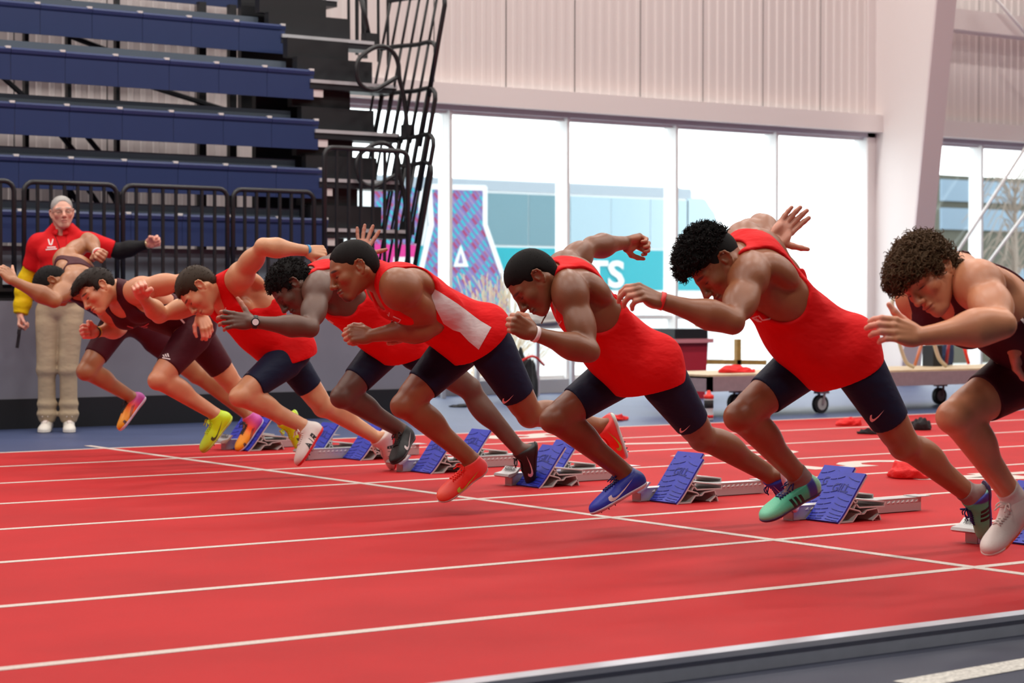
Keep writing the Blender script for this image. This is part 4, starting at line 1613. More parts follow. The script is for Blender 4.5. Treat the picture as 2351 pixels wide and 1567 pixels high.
def ring_band(name, p, d, rx, w, mtl, root, n=20):
    """wristband"""
    d = unit(d)
    a = orth(V(0, 0, 1) if abs(d[2]) < .8 else V(1, 0, 0), d)
    b = np.cross(d, a)
    m = MB()
    vs, fs = [], []
    for i in range(n):
        t = 2 * math.pi * i / n
        e = a * math.cos(t) + b * math.sin(t)
        for (r_, s_) in ((rx, -w), (rx + .003, -w), (rx + .003, w), (rx, w)):
            vs.append(p + e * r_ + d * s_)
    for i in range(n):
        j = (i + 1) % n
        for k in range(4):
            l = (k + 1) % 4
            fs.append((i * 4 + k, j * 4 + k, j * 4 + l, i * 4 + l))
    m.add(vs, fs)
    return m.build(name, mtl, root, True)
POSE = {
    1: {'head': (5.161, 12.126, 1.055), 'neck': (5.268, 12.202, 1.144), 'sL': (5.268, 12.077, 1.087), 'sR': (5.344, 12.404, 1.210), 'eL': (5.068, 11.896, 0.965), 'eR': (5.566, 12.530, 1.360), 'wL': (4.865, 12.015, 1.081), 'wR': (5.533, 12.289, 1.260), 'kL': (4.823, 12.067, 1.143), 'kR': (5.531, 12.200, 1.239), 'hL': (5.775, 12.114, 0.793), 'hR': (5.678, 12.259, 0.875), 'nL': (6.114, 12.077, 0.498), 'nR': (5.409, 12.198, 0.527), 'aL': (6.462, 12.032, 0.223), 'aR': (5.780, 12.336, 0.346), 'tL': (6.369, 12.019, 0.018), 'tR': (5.671, 12.310, 0.162), 'qL': (6.539, 12.025, 0.212), 'qR': (5.847, 12.317, 0.361)},
    2: {'head': (4.992, 11.090, 1.020), 'neck': (5.121, 11.131, 1.020), 'sL': (5.157, 10.950, 1.019), 'sR': (5.143, 11.286, 0.931), 'eL': (5.368, 10.766, 1.084), 'eR': (5.310, 11.486, 0.806), 'wL': (5.515, 10.841, 0.888), 'wR': (5.096, 11.344, 0.783), 'kL': (5.523, 10.792, 0.816), 'kR': (5.005, 11.348, 0.784), 'hL': (5.605, 11.035, 0.814), 'hR': (5.638, 11.215, 0.804), 'nL': (5.307, 10.967, 0.512), 'nR': (5.912, 11.202, 0.467), 'aL': (5.683, 10.985, 0.298), 'aR': (6.270, 11.233, 0.233), 'tL': (5.599, 11.010, 0.102), 'tR': (6.366, 11.215, 0.044), 'qL': (5.753, 10.960, 0.302), 'qR': (6.309, 11.205, 0.295)},
    3: {'head': (5.087, 10.021, 1.020), 'neck': (5.196, 10.067, 1.018), 'sL': (5.253, 9.900, 1.079), 'sR': (5.254, 10.234, 0.979), 'eL': (5.277, 9.671, 1.252), 'eR': (4.993, 10.310, 0.886), 'wL': (5.536, 9.665, 1.232), 'wR': (4.820, 10.147, 0.984), 'kL': (5.621, 9.622, 1.226), 'kR': (4.775, 10.110, 1.053), 'hL': (5.630, 9.968, 0.684), 'hR': (5.637, 10.146, 0.727), 'nL': (5.270, 9.902, 0.460), 'nR': (5.894, 10.109, 0.381), 'aL': (5.666, 9.928, 0.284), 'aR': (6.273, 10.153, 0.187), 'tL': (5.580, 9.853, 0.105), 'tR': (6.387, 10.204, 0.016), 'qL': (5.747, 9.906, 0.290), 'qR': (6.311, 10.103, 0.238)},
    4: {'head': (5.065, 8.978, 1.031), 'neck': (5.189, 9.004, 1.063), 'sL': (5.143, 8.869, 1.040), 'sR': (5.347, 9.159, 1.104), 'eL': (5.005, 8.704, 0.835), 'eR': (5.572, 9.315, 1.216), 'wL': (4.761, 8.826, 0.867), 'wR': (5.498, 9.064, 1.192), 'kL': (4.663, 8.877, 0.877), 'kR': (5.545, 9.098, 1.264), 'hL': (5.649, 8.877, 0.761), 'hR': (5.710, 9.054, 0.789), 'nL': (6.023, 8.855, 0.520), 'nR': (5.385, 9.042, 0.488), 'aL': (6.319, 8.816, 0.196), 'aR': (5.774, 9.108, 0.298), 'tL': (6.412, 8.876, 0.012), 'tR': (5.648, 8.994, 0.166), 'qL': (6.346, 8.758, 0.235), 'qR': (5.841, 9.128, 0.285)},
    5: {'head': (4.761, 7.899, 1.101), 'neck': (4.905, 7.932, 1.072), 'sL': (4.881, 7.737, 1.035), 'sR': (5.015, 8.072, 1.041), 'eL': (5.109, 7.789, 0.859), 'eR': (5.281, 8.178, 0.963), 'wL': (4.868, 7.919, 0.813), 'wR': (5.110, 8.040, 0.819), 'kL': (4.782, 7.964, 0.821), 'kR': (5.019, 8.033, 0.808), 'hL': (5.392, 7.798, 0.804), 'hR': (5.425, 7.984, 0.803), 'nL': (5.652, 7.813, 0.447), 'nR': (5.107, 8.030, 0.494), 'aL': (6.082, 7.845, 0.372), 'aR': (5.450, 7.983, 0.227), 'tL': (6.234, 7.868, 0.219), 'tR': (5.298, 8.041, 0.073), 'qL': (6.091, 7.793, 0.425), 'qR': (5.517, 7.979, 0.212)},
    6: {'head': (4.970, 6.842, 1.044), 'neck': (5.088, 6.864, 1.048), 'sL': (5.054, 6.727, 1.020), 'sR': (5.234, 7.019, 1.089), 'eL': (5.053, 6.583, 0.768), 'eR': (5.478, 7.124, 1.202), 'wL': (4.808, 6.619, 0.840), 'wR': (5.722, 7.203, 1.223), 'kL': (4.730, 6.638, 0.880), 'kR': (5.810, 7.216, 1.234), 'hL': (5.503, 6.723, 0.693), 'hR': (5.531, 6.906, 0.704), 'nL': (5.808, 6.776, 0.391), 'nR': (5.163, 6.961, 0.477), 'aL': (6.196, 6.772, 0.206), 'aR': (5.516, 6.933, 0.236), 'tL': (6.340, 6.795, 0.055), 'tR': (5.363, 6.980, 0.100), 'qL': (6.178, 6.715, 0.241), 'qR': (5.578, 6.889, 0.220)},
    7: {'head': (5.022, 5.773, 1.096), 'neck': (5.139, 5.786, 1.103), 'sL': (5.085, 5.673, 1.070), 'sR': (5.289, 5.946, 1.186), 'eL': (4.887, 5.542, 0.893), 'eR': (5.523, 6.108, 1.267), 'wL': (4.673, 5.679, 0.968), 'wR': (5.395, 5.891, 1.192), 'kL': (4.586, 5.680, 0.998), 'kR': (5.465, 5.895, 1.251), 'hL': (5.568, 5.655, 0.779), 'hR': (5.595, 5.840, 0.782), 'nL': (5.837, 5.634, 0.424), 'nR': (5.222, 5.877, 0.537), 'aL': (6.218, 5.640, 0.204), 'aR': (5.570, 5.911, 0.276), 'tL': (6.326, 5.689, 0.028), 'tR': (5.396, 5.955, 0.157), 'qL': (6.223, 5.599, 0.258), 'qR': (5.633, 5.891, 0.263)},
    8: {'head': (4.987, 4.711, 1.046), 'neck': (5.141, 4.735, 1.061), 'sL': (5.092, 4.607, 1.033), 'sR': (5.171, 4.946, 0.982), 'eL': (4.967, 4.384, 0.896), 'eR': (5.441, 4.835, 0.975), 'wL': (4.754, 4.524, 0.859), 'wR': (5.335, 4.660, 0.819), 'kL': (4.670, 4.547, 0.881), 'kR': (5.402, 4.696, 0.771), 'hL': (5.530, 4.629, 0.757), 'hR': (5.610, 4.796, 0.751), 'nL': (5.825, 4.617, 0.438), 'nR': (5.208, 4.801, 0.585), 'aL': (6.234, 4.633, 0.308), 'aR': (5.524, 4.823, 0.295), 'tL': (6.323, 4.634, 0.123), 'tR': (5.370, 4.814, 0.141), 'qL': (6.234, 4.623, 0.372), 'qR': (5.592, 4.815, 0.265)},
}


def dir_cut(F, p0, p1, lat):
    """hem: plane through two points that runs parallel to lat; keeps the side of the shoulders"""
    n = np.cross(p1 - p0, lat)
    return unit(n)


def person(k, sp):
    J = {j: V(*c) for j, c in (sp.get('J') or POSE[k]).items()}
    s, b = sp.get('s', 1.0), sp.get('b', 1.0)
    o = body_prims(J, b, s, sp.get('arm', 1.0))
    J = o.J
    root = empty('person', ((J['hL'][0] + J['hR'][0]) / 2, (J['hL'][1] + J['hR'][1]) / 2, 0), sp['label'], 'person', sp.get('group'))
    o.root = root
    hb = sp['hb'] if 'hb' in sp else head_basis(*sp['head'])
    o.hb = hb
    prims = list(o.torso_all) + list(o.neckp)
    for q in 'LR':
        prims += o.thigh[q] + o.shin[q] + o.uarm[q] + o.farm[q]
    F = Field(*bbox(prims), sp.get('h', H_BODY))
    for p, kk in prims:
        F.add(p, kk)
    v, qd = F.nets(1)
    parts = [(v, qd)]
    hp = [np.full((len(v), 3), 9.0)]
    pa = [np.zeros(len(v))]
    hv, hq, hl, frame = build_head(o, hb, sp.get('hs', .98))
    o.frame = frame
    parts.append((hv, hq))
    hp.append(hl)
    pa.append(np.zeros(len(hv)))
    for q, sd in (('L', 1), ('R', -1)):
        n, style = sp['hand' + q]
        P, (d, t, nn) = hand_prims(J['w' + q], J['k' + q], n, sd, style, s * 1.03)
        tail = o.farm[q][3:]
        G = Field(*bbox(P, .03), H_HAND)
        fd = unit(J['w' + q] - J['e' + q])
        for p, kk in tail:
            G.add(p, kk)
        G.cut(J['w' + q] - fd * .022, -fd)
        for p, kk in P:
            G.add(p, kk)
        gv, gq = G.nets(1)
        parts.append((gv, gq))
        hp.append(np.full((len(gv), 3), 9.0))
        e = gv - J['w' + q]
        side = e @ nn
        pa.append(np.clip(side * 90 - .1, 0, 1) * np.clip((e @ d) * 60, 0, 1))
    v, qd = join(parts)
    o.body_v, o.body_q = v, qd
    link('body', np_mesh('body', v, qd, {'hp': np.concatenate(hp), 'palm': np.concatenate(pa)}), sp['skin'], root)
    # hair
    R, c, hs = frame
    if sp.get('hair'):
        st, th, colr = sp['hair'][:3]
        cv, cq = hair_cap(None, st, th)
        Vv, Ff = [tuple(x) for x in cv], [tuple(int(i) for i in f) for f in cq]
        for kw in sp.get('strands', ()):
            sv, sf = hair_strands(cv, cq, **kw)
            n0 = len(Vv)
            Vv += [tuple(x) for x in sv]
            Ff += [tuple(i + n0 for i in f) for f in sf]
        me = bpy.data.meshes.new('hair')
        me.from_pydata([tuple(x) for x in (c + (np.array(Vv) * hs) @ R)], [], Ff)
        link('hair', me, colr, root, True)
    # shorts
    if sp.get('shorts'):
        sh = sp['shorts']
        g = sh.get('grow', .006)
        allp = o.pelvis + o.thigh['L'] + o.thigh['R']
        lo, hi = bbox(allp, .03)
        S = Field(lo, hi, H_CLOTH)
        for p, kk in o.pelvis + [o.torso[1]]:
            S.add(p, kk, g)
        S.cut(o.mh + o.up * .13, o.up)
        for q in 'LR':
            T = S.like()
            for p, kk in o.thigh[q]:
                T.add(p, kk, g)
            h, kn = J['h' + q], J['n' + q]
            cf = sh['cut'][0 if q == 'L' else 1]
            tilt = sh.get('tilt', (0, 0))[0 if q == 'L' else 1]
            nrm = unit(o.tdir[q] + tilt * orth(o.fh, o.tdir[q]))
            T.cut(lerp(h, kn, cf), nrm, .003)
            S.merge(T, .03)
        v, qd = S.nets(1)
        o.shorts = link('shorts', np_mesh('shorts', v, qd), sh['mat'], root)
        bv = bvh_of(v, qd)
        for nm, polys, mt in sh.get('logo', ()):
            me = decal(bv, polys, PXRAY, .0015, 5.0)
            if len(me.polygons):
                link(nm, me, mt, o.shorts)
    # singlet
    if sp.get('singlet'):
        sg = sp['singlet']
        g = sg.get('grow', .010)
        P = list(o.torso_all)
        P.append((Ell(o.mh + o.up * .13 - o.fm * .045, (o.latm, o.fm, o.up), (.125 * b, .066 * b, .13)), .05))
        for (du, df, dl, r) in sg.get('drape', ()):
            P.append((Ell(o.mh + o.up * du + o.fm * df + o.latm * dl, (o.latm, o.fm, o.up), r), .05))
        if 'hem' in sg:
            for q in 'LR':
                P.append((Cone(J['h' + q], J['h' + q] + o.tdir[q] * .05, .098 * b, .092 * b), .04))
            P.append((Ell(o.mh - o.up * .01 + o.fm * .02, (o.latm, o.fm, o.up), (.155 * b, .125 * b, .17)), .05))
        S = Field(*bbox(P, .04), H_CLOTH)
        for p, kk in P:
            S.add(p, kk, g)
        if 'hem' in sg:
            Yh = o.mh[1]
            p0, p1 = at(*sg['hem'][0], Yh), at(*sg['hem'][1], Yh)
            n = np.cross(p1 - p0, o.lat_h)
            if n @ (o.ms - o.mh) > 0:
                n = -n
            S.cut(p0, n, .003)
        else:
            S.cut(o.mh - o.up * .02, -o.up)
        nb = J['neck']
        nr = sg.get('neck', .068)
        S.sub(Cone(nb - o.up * .02 + o.fs * .012, nb + o.up * .25 + o.fs * .03, nr, nr + .06), .008)
        sc = sg.get('scoop', (.062, .07, .075))
        S.sub(Ell(nb + o.fs * .085 - o.up * .035, (o.lat_s, o.fs, o.up), sc), .008)
        ah = sg.get('arm', (.085, .125, .165, .045, 0.0))
        for q, sd in (('L', 1), ('R', -1)):
            L = o.lat_s * sd
            cc = J['s' + q] + L * (.028 if q == 'L' else .008) - o.up * ah[3] - o.fs * ah[4]
            S.sub(Ell(cc, (L, o.fs, o.up), ah[:3]), .008)
            bk = sg.get('back', (.132, .10, .16, .09, .08))
            S.sub(Ell(J['s' + q] + L * .012 - o.up * bk[3] - o.fs * bk[4], (L, o.fs, o.up), bk[:3]), .008)
        v, qd = S.nets(1)
        o.singlet = link('singlet', np_mesh('singlet', v, qd), sg['mat'], root)
        bv = bvh_of(v, qd)
        for nm, polys, mt in sg.get('logo', ()):
            me = decal(bv, polys, PXRAY, .0018, 5.0)
            if len(me.polygons):
                link(nm, me, mt, o.singlet)
    # socks
    for q in sp.get('socks', ()):
        fd = unit(J['a' + q] - J['n' + q])
        S = Field(*bbox(o.shin[q], .02), .005)
        for p, kk in o.shin[q]:
            S.add(p, kk, .0035)
        S.cut(J['a' + q] - fd * sp.get('sock_h', .065), -fd)
        v, qd = S.nets(1)
        link('sock', np_mesh('sock', v, qd), sp['sockmat'], root)
    if sp.get('shoe'):
        for q in 'LR':
            make_shoe(root, 'shoe', J, q, dict(sp['shoe'], roll=.30 if k < 9 else 0.0))
    for nm, q, frac, r_, w, mt in sp.get('bands', ()):
        fd = unit(J['w' + q] - J['e' + q])
        p = J['w' + q] - fd * frac
        ring_band(nm, p, fd, r_, w, mt, root)
    return o


def box_swoosh(x0, y0, w, h):
    return [[(x0 + w * p[0], y0 - h * p[1] / .56) for p in SWOOSH]]


# ---- materials of the people
S1 = skin_mat('skin_tan', srgb(165, 110, 72), lips=srgb(140, 80, 65), palm=srgb(205, 150, 120))
S2 = skin_mat('skin_rosy', srgb(208, 144, 106), hair=(.03, .018, .012), flush=.3, palm=srgb(228, 150, 125))
S3 = skin_mat('skin_fair', srgb(208, 152, 112), hair=(.035, .022, .014), flush=.2, palm=srgb(230, 155, 130))
S4 = skin_mat('skin_deep', srgb(98, 68, 54), lips=srgb(85, 50, 45), palm=srgb(170, 105, 80), rough=.5)
S5 = skin_mat('skin_brown', srgb(146, 92, 58), lips=srgb(125, 70, 60), beard=.85, moust=.7, palm=srgb(190, 125, 95), stubble=.35)
S6 = skin_mat('skin_dark_brown', srgb(128, 80, 52), lips=srgb(105, 58, 48), palm=srgb(180, 115, 85), moust=.3)
S7 = skin_mat('skin_warm_brown', srgb(146, 90, 58), lips=srgb(110, 62, 50), palm=srgb(205, 135, 110), moust=.3)
S8 = skin_mat('skin_pink', srgb(208, 140, 102), hair=(.03, .02, .013), flush=.35, palm=srgb(228, 150, 125))
S9 = skin_mat('skin_pale', srgb(226, 172, 150), hair=(.30, .28, .26), flush=.4, stubble=.25, palm=srgb(225, 160, 140))
HB = mat('hair_black', (.008, .007, .007), .75, spec=.15, bump=.12, bscale=500)
HB2 = mat('hair_soft_black', (.011, .0095, .0095), .75, spec=.15, bump=.12, bscale=450)
HBR = mat('hair_dark_brown', (.017, .010, .007), .6, spec=.2)
HBR2 = mat('hair_brown', (.034, .020, .011), .6, spec=.2)
HCU = mat('hair_curly_brown', (.095, .052, .025), .65, spec=.15)
HGR = mat('hair_grey', (.42, .40, .38), .55, bump=.5, bscale=200)
F_RED = fabric('red_singlet', (.70, .006, .008), .75, .5)
F_NAVY = fabric('navy_shorts', (.0075, .0125, .037), .6, .25)
F_MAR = fabric('maroon_kit', (.060, .007, .014), .6, .2)
F_WHT = fabric('white_panel', (.72, .68, .68), .6, .4)
M_LOGO = mat('logo_white', (.82, .74, .74), .5)
M_LOGOP = mat('logo_pinkwhite', (.80, .62, .62), .5)

RED_SH = dict(mat=F_NAVY)
ORG = shoe_mat('sunset_shoe', [(0, srgb(190, 70, 170)), (.22, srgb(205, 75, 150)), (.42, srgb(250, 85, 35)), (.62, srgb(245, 150, 30)), (1, srgb(240, 170, 35))])
NEON = shoe_mat('neon_shoe', [(0, srgb(205, 240, 20)), (.5, srgb(215, 250, 10)), (1, srgb(195, 235, 60))])
WHS = shoe_mat('white_shoe', [(0, srgb(228, 218, 212)), (1, srgb(232, 222, 215))])
BLK = shoe_mat('black_shoe', [(0, (.020, .022, .022)), (1, (.010, .010, .011))], .6)
COR = shoe_mat('coral_shoe', [(0, srgb(250, 95, 95)), (.35, srgb(248, 70, 60)), (.55, srgb(252, 45, 30)), (.75, srgb(250, 85, 75)), (1, srgb(255, 100, 75))])
BLU = shoe_mat('blue_shoe', [(0, srgb(35, 55, 140)), (.3, srgb(35, 50, 170)), (1, srgb(38, 60, 190))])
MIN = shoe_mat('mint_shoe', [(0, srgb(150, 225, 190)), (.10, srgb(140, 225, 185)), (.13, srgb(62, 66, 165)), (.24, srgb(62, 66, 165)), (.27, srgb(70, 215, 170)), (.6, srgb(85, 220, 175)), (.85, srgb(120, 225, 180)), (1, srgb(130, 230, 190))])
OFFW = mat('shoe_sole_white', srgb(225, 218, 210), .5)
SOLEB = mat('shoe_sole_black', (.012, .012, .012), .5)
SOLER = mat('shoe_sole_red', srgb(215, 30, 35), .4)
SOLEO = shoe_mat('shoe_sole_orange', [(0, srgb(232, 222, 215)), (.42, srgb(232, 222, 215)), (.46, srgb(250, 100, 40)), (.8, srgb(250, 100, 40)), (.84, srgb(232, 222, 215)), (1, srgb(232, 222, 215))])
L_NAVY = mat('lace_navy', srgb(25, 35, 110), .6)
L_BLK = mat('lace_black', (.012, .012, .014), .6)
L_WHT = mat('lace_white', srgb(228, 215, 208), .6)
L_RED = mat('lace_red', srgb(250, 40, 25), .6)
L_NEON = mat('lace_neon', srgb(205, 240, 40), .6)
M_BLKP = mat('print_black', (.015, .015, .016), .5)
M_NEONP = mat('print_lime', srgb(190, 240, 80), .5)
ADI = [[(.34 + i * .075, .012), (.385 + i * .075, .012), (.43 + i * .075, .052), (.385 + i * .075, .052)] for i in range(3)]
AIR = strokes([[(.66, .012), (.60, .045), (.54, .012)], [(.63, .026), (.57, .026)], [(.49, .012), (.47, .046)], [(.42, .012), (.40, .047), (.34, .047), (.34, .032), (.40, .030)], [(.38, .030), (.33, .012)]], .012)
AIR = [[(x, z) for x, z in pl] for pl in AIR]
NB = strokes([[(.86, .018), (.84, .034)], [(.84, .034), (.79, .034), (.80, .026), (.85, .026)], [(.85, .026), (.79, .024), (.80, .017), (.86, .018)]], .006) + strokes([[(.70, .014), (.55, .036), (.40, .050)], [(.66, .012), (.50, .032), (.36, .046)]], .004)

CURLY = dict(n=1500, length=.034, rad=.0040, curl=.011, comb=(.35, 0, -.6), seed=4, lift=.45, seg=7)
SPEC = {}
SPEC[1] = dict(label='runner in maroon with orange and pink spikes, long arm reaching forward, face hidden', s=1.02, b=.99, skin=S1, head=(72, 15), hair=('short', .008, HB2),
               strands=(dict(n=700, length=.010, rad=.0022, curl=.002, comb=(0, 0, 1), seed=1, lift=.8, seg=2, sides=3),),
               handL=(V(0, .8, -.5), 'blade'), handR=(V(-.4, -1, 0), 'fist'), shorts=dict(mat=F_MAR, cut=(.70, .74)), singlet=dict(mat=F_MAR, grow=.006, back=(.128, .10, .18, .05, .08)),
               shoe=dict(upper=ORG, sole=mat('sole_lilac', srgb(215, 205, 225), .5), lace=L_BLK, extra=(('emblem', NB, mat('print_navy', (.02, .02, .07), .5)),)),
               bands=(('wristband', 'R', .020, .031, .007, M_LOGO), ('wristband', 'R', .002, .030, .006, mat('band_pink', srgb(230, 90, 90), .5))))
SPEC[2] = dict(label='rosy-faced runner in maroon with neon yellow spikes and brushed-forward dark hair', s=1.0, b=1.05, skin=S2, head=(44, 28), hair=('quiff', .016, HBR),
               strands=(dict(n=2600, length=.030, rad=.0017, curl=.001, comb=(1, 0, -.1), seed=2, lift=.12, seg=3, sides=3),),
               handL=(V(.2, 1, 0), 'relaxed'), handR=(V(-.2, -1, .2), 'fist'),
               shorts=dict(mat=F_MAR, cut=(.77, .72), logo=(('three_bar_logo', [[(373 + i * 5, 814 - i * 2.6 + i), (376.5 + i * 5, 814 - i * 2.6 + i), (379 + i * 5, 819.5), (375.5 + i * 5, 818.5)] for i in range(3)] + [[(373, 819.5), (391, 823), (391, 825.5), (373, 822)]], M_LOGO),)),
               singlet=dict(mat=F_MAR, grow=.006, arm=(.075, .12, .15, .04, 0), logo=(('stripe', strokes([[(406, 722), (423, 741)]], 4), M_LOGO), ('chest_print', strokes([[(293, 748), (305, 752)], [(318, 751), (332, 748), (341, 742)], [(322, 756), (338, 750)]], 3), mat('print_dusty_pink', (.42, .10, .12), .6)))),
               shoe=dict(upper=NEON, sole=mat('sole_neon', srgb(190, 225, 90), .45), lace=L_NEON, swoosh=mat('print_olive', (.06, .07, .03), .5)),
               bands=(('wristband', 'R', .004, .030, .005, mat('band_yellow', srgb(215, 180, 40), .5)), ('wristband', 'R', -.010, .030, .004, M_BLKP)))
SPEC[3] = dict(label='fair-skinned runner in red singlet with white spikes, blue wristband and raised bent elbow', s=1.0, b=.98, skin=S3, head=(64, 12), hair=('short', .016, HBR2),
               strands=(dict(n=2600, length=.020, rad=.0016, curl=.001, comb=(.7, 0, -.5), seed=3, lift=.16, seg=3, sides=3),),
               handL=(V(0, 1, -.6), 'fist'), handR=(V(-.4, -1, 0), 'fist'),
               shorts=dict(mat=F_NAVY, cut=(.77, .70), logo=(('swoosh', box_swoosh(557, 859, 16, 5), M_LOGOP),)),
               singlet=dict(mat=F_RED, grow=.010, hem=((590, 836), (704, 800)), drape=((.16, .045, 0, (.14, .09, .16)),), arm=(.09, .13, .19, .06, 0), logo=(('chest_print', strokes([[(513, 708), (516, 712), (519, 706)]], 1.6), M_LOGOP),)),
               shoe=dict(upper=WHS, sole=SOLER, lace=L_WHT, extra=(('lettering', AIR, M_BLKP),)),
               bands=(('wristband', 'L', -.004, .029, .007, mat('band_blue', srgb(50, 145, 200), .5)),))
SPEC[4] = dict(label='runner with very dark skin and steel watch in red singlet and black spikes, fingers spread', s=1.02, b=.99, skin=S4, head=(57, 8), hair=('short', .020, HB),
               strands=(dict(n=1600, length=.016, rad=.0034, curl=.005, comb=(0, 0, 1), seed=5, lift=.85, seg=3, sides=4),),
               handL=(V(0, 1, -.2), 'claw'), handR=(V(-.5, -1, 0), 'open'),
               shorts=dict(mat=F_NAVY, cut=(.69, .74)),
               singlet=dict(mat=F_RED, grow=.010, hem=((885, 838), (968, 778)), drape=((.14, .05, 0, (.14, .09, .17)),), arm=(.085, .13, .18, .06, 0),
                            logo=(('chest_letters', strokes([[(753, 733), (765, 741), (757.5, 754), (744, 747)]], 3.2), M_LOGOP),)),
               shoe=dict(upper=BLK, sole=SOLEB, lace=L_BLK, swoosh=M_LOGO))
SPEC[5] = dict(label='runner with goatee in red singlet with broad white side panel and coral spikes', s=1.02, b=1.09, arm=1.12, skin=S5, head=(27, 15), hair=('fade', .004, HB2), hs=.99,
               strands=(dict(n=900, length=.006, rad=.0018, curl=.001, comb=(0, 0, 1), seed=6, lift=.8, seg=2, sides=3),),
               handL=(V(0, 1, -.35), 'curl'), handR=(V(0, -1, 0), 'relaxed'),
               shorts=dict(mat=F_NAVY, cut=(.75, .72), logo=(('swoosh', box_swoosh(1153.5, 926, 26, 21), M_LOGOP),)),
               singlet=dict(mat=F_RED, grow=.010, hem=((1062, 824), (1137, 735)), drape=((.15, .035, 0, (.145, .095, .17)),), arm=(.080, .12, .15, .04, .01), neck=.066, back=(.10, .08, .10, .05, .06),
                            logo=(('side_panel', [[(984, 653), (1012, 672), (1050, 697), (1090, 727), (1104, 737), (1128, 751), (1099, 802), (1075, 782), (1056, 762), (1040, 757), (1018, 742), (1004, 715), (990, 690)]], F_WHT),
                                  ('chest_print', strokes([[(890, 721), (893, 725), (894.5, 717)]], 1.8), M_LOGOP),
                                  ('chest_letters', strokes([[(904, 726), (920, 733), (917, 738), (908, 743), (897, 741)], [(901, 735), (893, 736), (897, 742), (889, 746)], [(884, 742), (888, 748)]], 2.6), M_LOGOP))),
               shoe=dict(upper=COR, sole=mat('sole_pale_mint', srgb(205, 215, 205), .5), lace=L_RED, swoosh=M_NEONP))
SPEC[6] = dict(label='runner with beaded necklace and white wristband in red singlet and royal blue spikes', s=1.0, b=1.0, skin=S6, head=(55, 8), hair=('short', .009, HB), hs=.98,
               strands=(dict(n=900, length=.006, rad=.0018, curl=.001, comb=(0, 0, 1), seed=7, lift=.8, seg=2, sides=3),),
               handL=(V(.2, 1, 0), 'fist'), handR=(V(.2, -.8, -.6), 'curl'),
               shorts=dict(mat=F_NAVY, cut=(.78, .74), logo=(('swoosh', box_swoosh(1560, 993, 25, 19), M_LOGOP),)),
               singlet=dict(mat=F_RED, grow=.011, hem=((1425, 912), (1570, 850)), drape=((.13, .06, 0, (.15, .10, .18)), (.02, .05, 0, (.15, .10, .12))), arm=(.096, .15, .20, .07, .03),
                            logo=(('chest_print', strokes([[(1281, 738), (1284, 744), (1289, 736)]], 1.8), M_LOGOP), ('chest_letters', strokes([[(1281, 766), (1292, 768), (1290, 771)], [(1295, 766), (1306, 769), (1310, 772)]], 2.4), M_LOGOP), ('strap_trim', [[(1266, 634), (1275, 638), (1272, 650), (1266, 646)]], F_WHT))),
               shoe=dict(upper=BLU, sole=mat('sole_blueish_white', srgb(215, 212, 222), .5), lace=L_NAVY, swoosh=mat('print_shell', (.80, .70, .70), .5)),
               bands=(('wristband', 'L', .006, .030, .008, M_LOGO),))
SPEC[7] = dict(label='runner with tall tapered afro and red wristband in red singlet and mint green spikes', s=1.02, b=1.0, skin=S7, head=(54, 10), hair=('afro', .03, HB2), hs=.98,
               strands=(dict(n=1700, length=.026, rad=.0034, curl=.006, comb=(0, 0, 1), seed=8, lift=.85, seg=4, sides=4, zmin=.05),),
               handL=(V(.1, .7, -.7), 'relaxed'), handR=(V(-.3, -1, .1), 'palm'),
               shorts=dict(mat=F_NAVY, cut=(.74, .70), logo=(('swoosh', box_swoosh(1997, 968, 33, 28), M_LOGOP),)),
               singlet=dict(mat=F_RED, grow=.011, hem=((1885, 892), (1996, 792)), drape=((.14, .065, 0, (.15, .10, .18)), (.03, .06, 0, (.15, .10, .12))), arm=(.096, .155, .20, .07, .03),
                            logo=(('chest_letters', strokes([[(1755, 718), (1770, 727), (1767, 732), (1751, 734), (1742, 724)], [(1739, 725), (1728, 729), (1740, 736), (1748, 737)], [(1736, 731), (1742, 734)]], 3.2), M_LOGOP), ('strap_trim', [[(1700, 583), (1709, 588), (1704, 596), (1699, 592)]], F_WHT))),
               socks='LR', sockmat=fabric('sock_taupe', srgb(140, 120, 116), .8, .2), sock_h=.055,
               shoe=dict(upper=MIN, sole=mat('sole_dark_violet', srgb(60, 50, 90), .4), lace=L_NAVY, extra=(('side_stripes', ADI, M_BLKP),)),
               bands=(('wristband', 'L', .004, .030, .008, mat('band_red', srgb(240, 55, 50), .5)),))
SPEC[8] = dict(label='flushed runner with curly brown mop of hair in maroon and white spikes', s=1.0, b=1.06, arm=1.04, skin=S8, head=(45, 35), hair=('mop', .03, HCU), hs=.95,
               strands=(CURLY, dict(n=900, length=.045, rad=.0034, curl=.010, comb=(.6, 0, -.4), seed=9, lift=.35, seg=8)),
               handL=(V(0, 1, -.25), 'blade'), handR=(V(0, -1, 0), 'relaxed'),
               shorts=dict(mat=F_MAR, cut=(.68, .66)),
               singlet=dict(mat=F_MAR, grow=.007, arm=(.085, .125, .17, .05, .01), scoop=(.055, .07, .10), logo=(('stripe', strokes([[(2316, 698), (2360, 748)]], 7), M_LOGO),)),
               socks='LR', sockmat=fabric('sock_white', srgb(225, 210, 205), .8, .2), sock_h=.055,
               shoe=dict(upper=WHS, sole=SOLEO, lace=L_WHT))
PEOPLE = {}
for k in SPEC:
    PEOPLE[k] = person(k, SPEC[k])
# ------------------------------------------------------------------ the official in red and khaki
def dep(x, y, D):
    return CAM + ray(x, y) * D


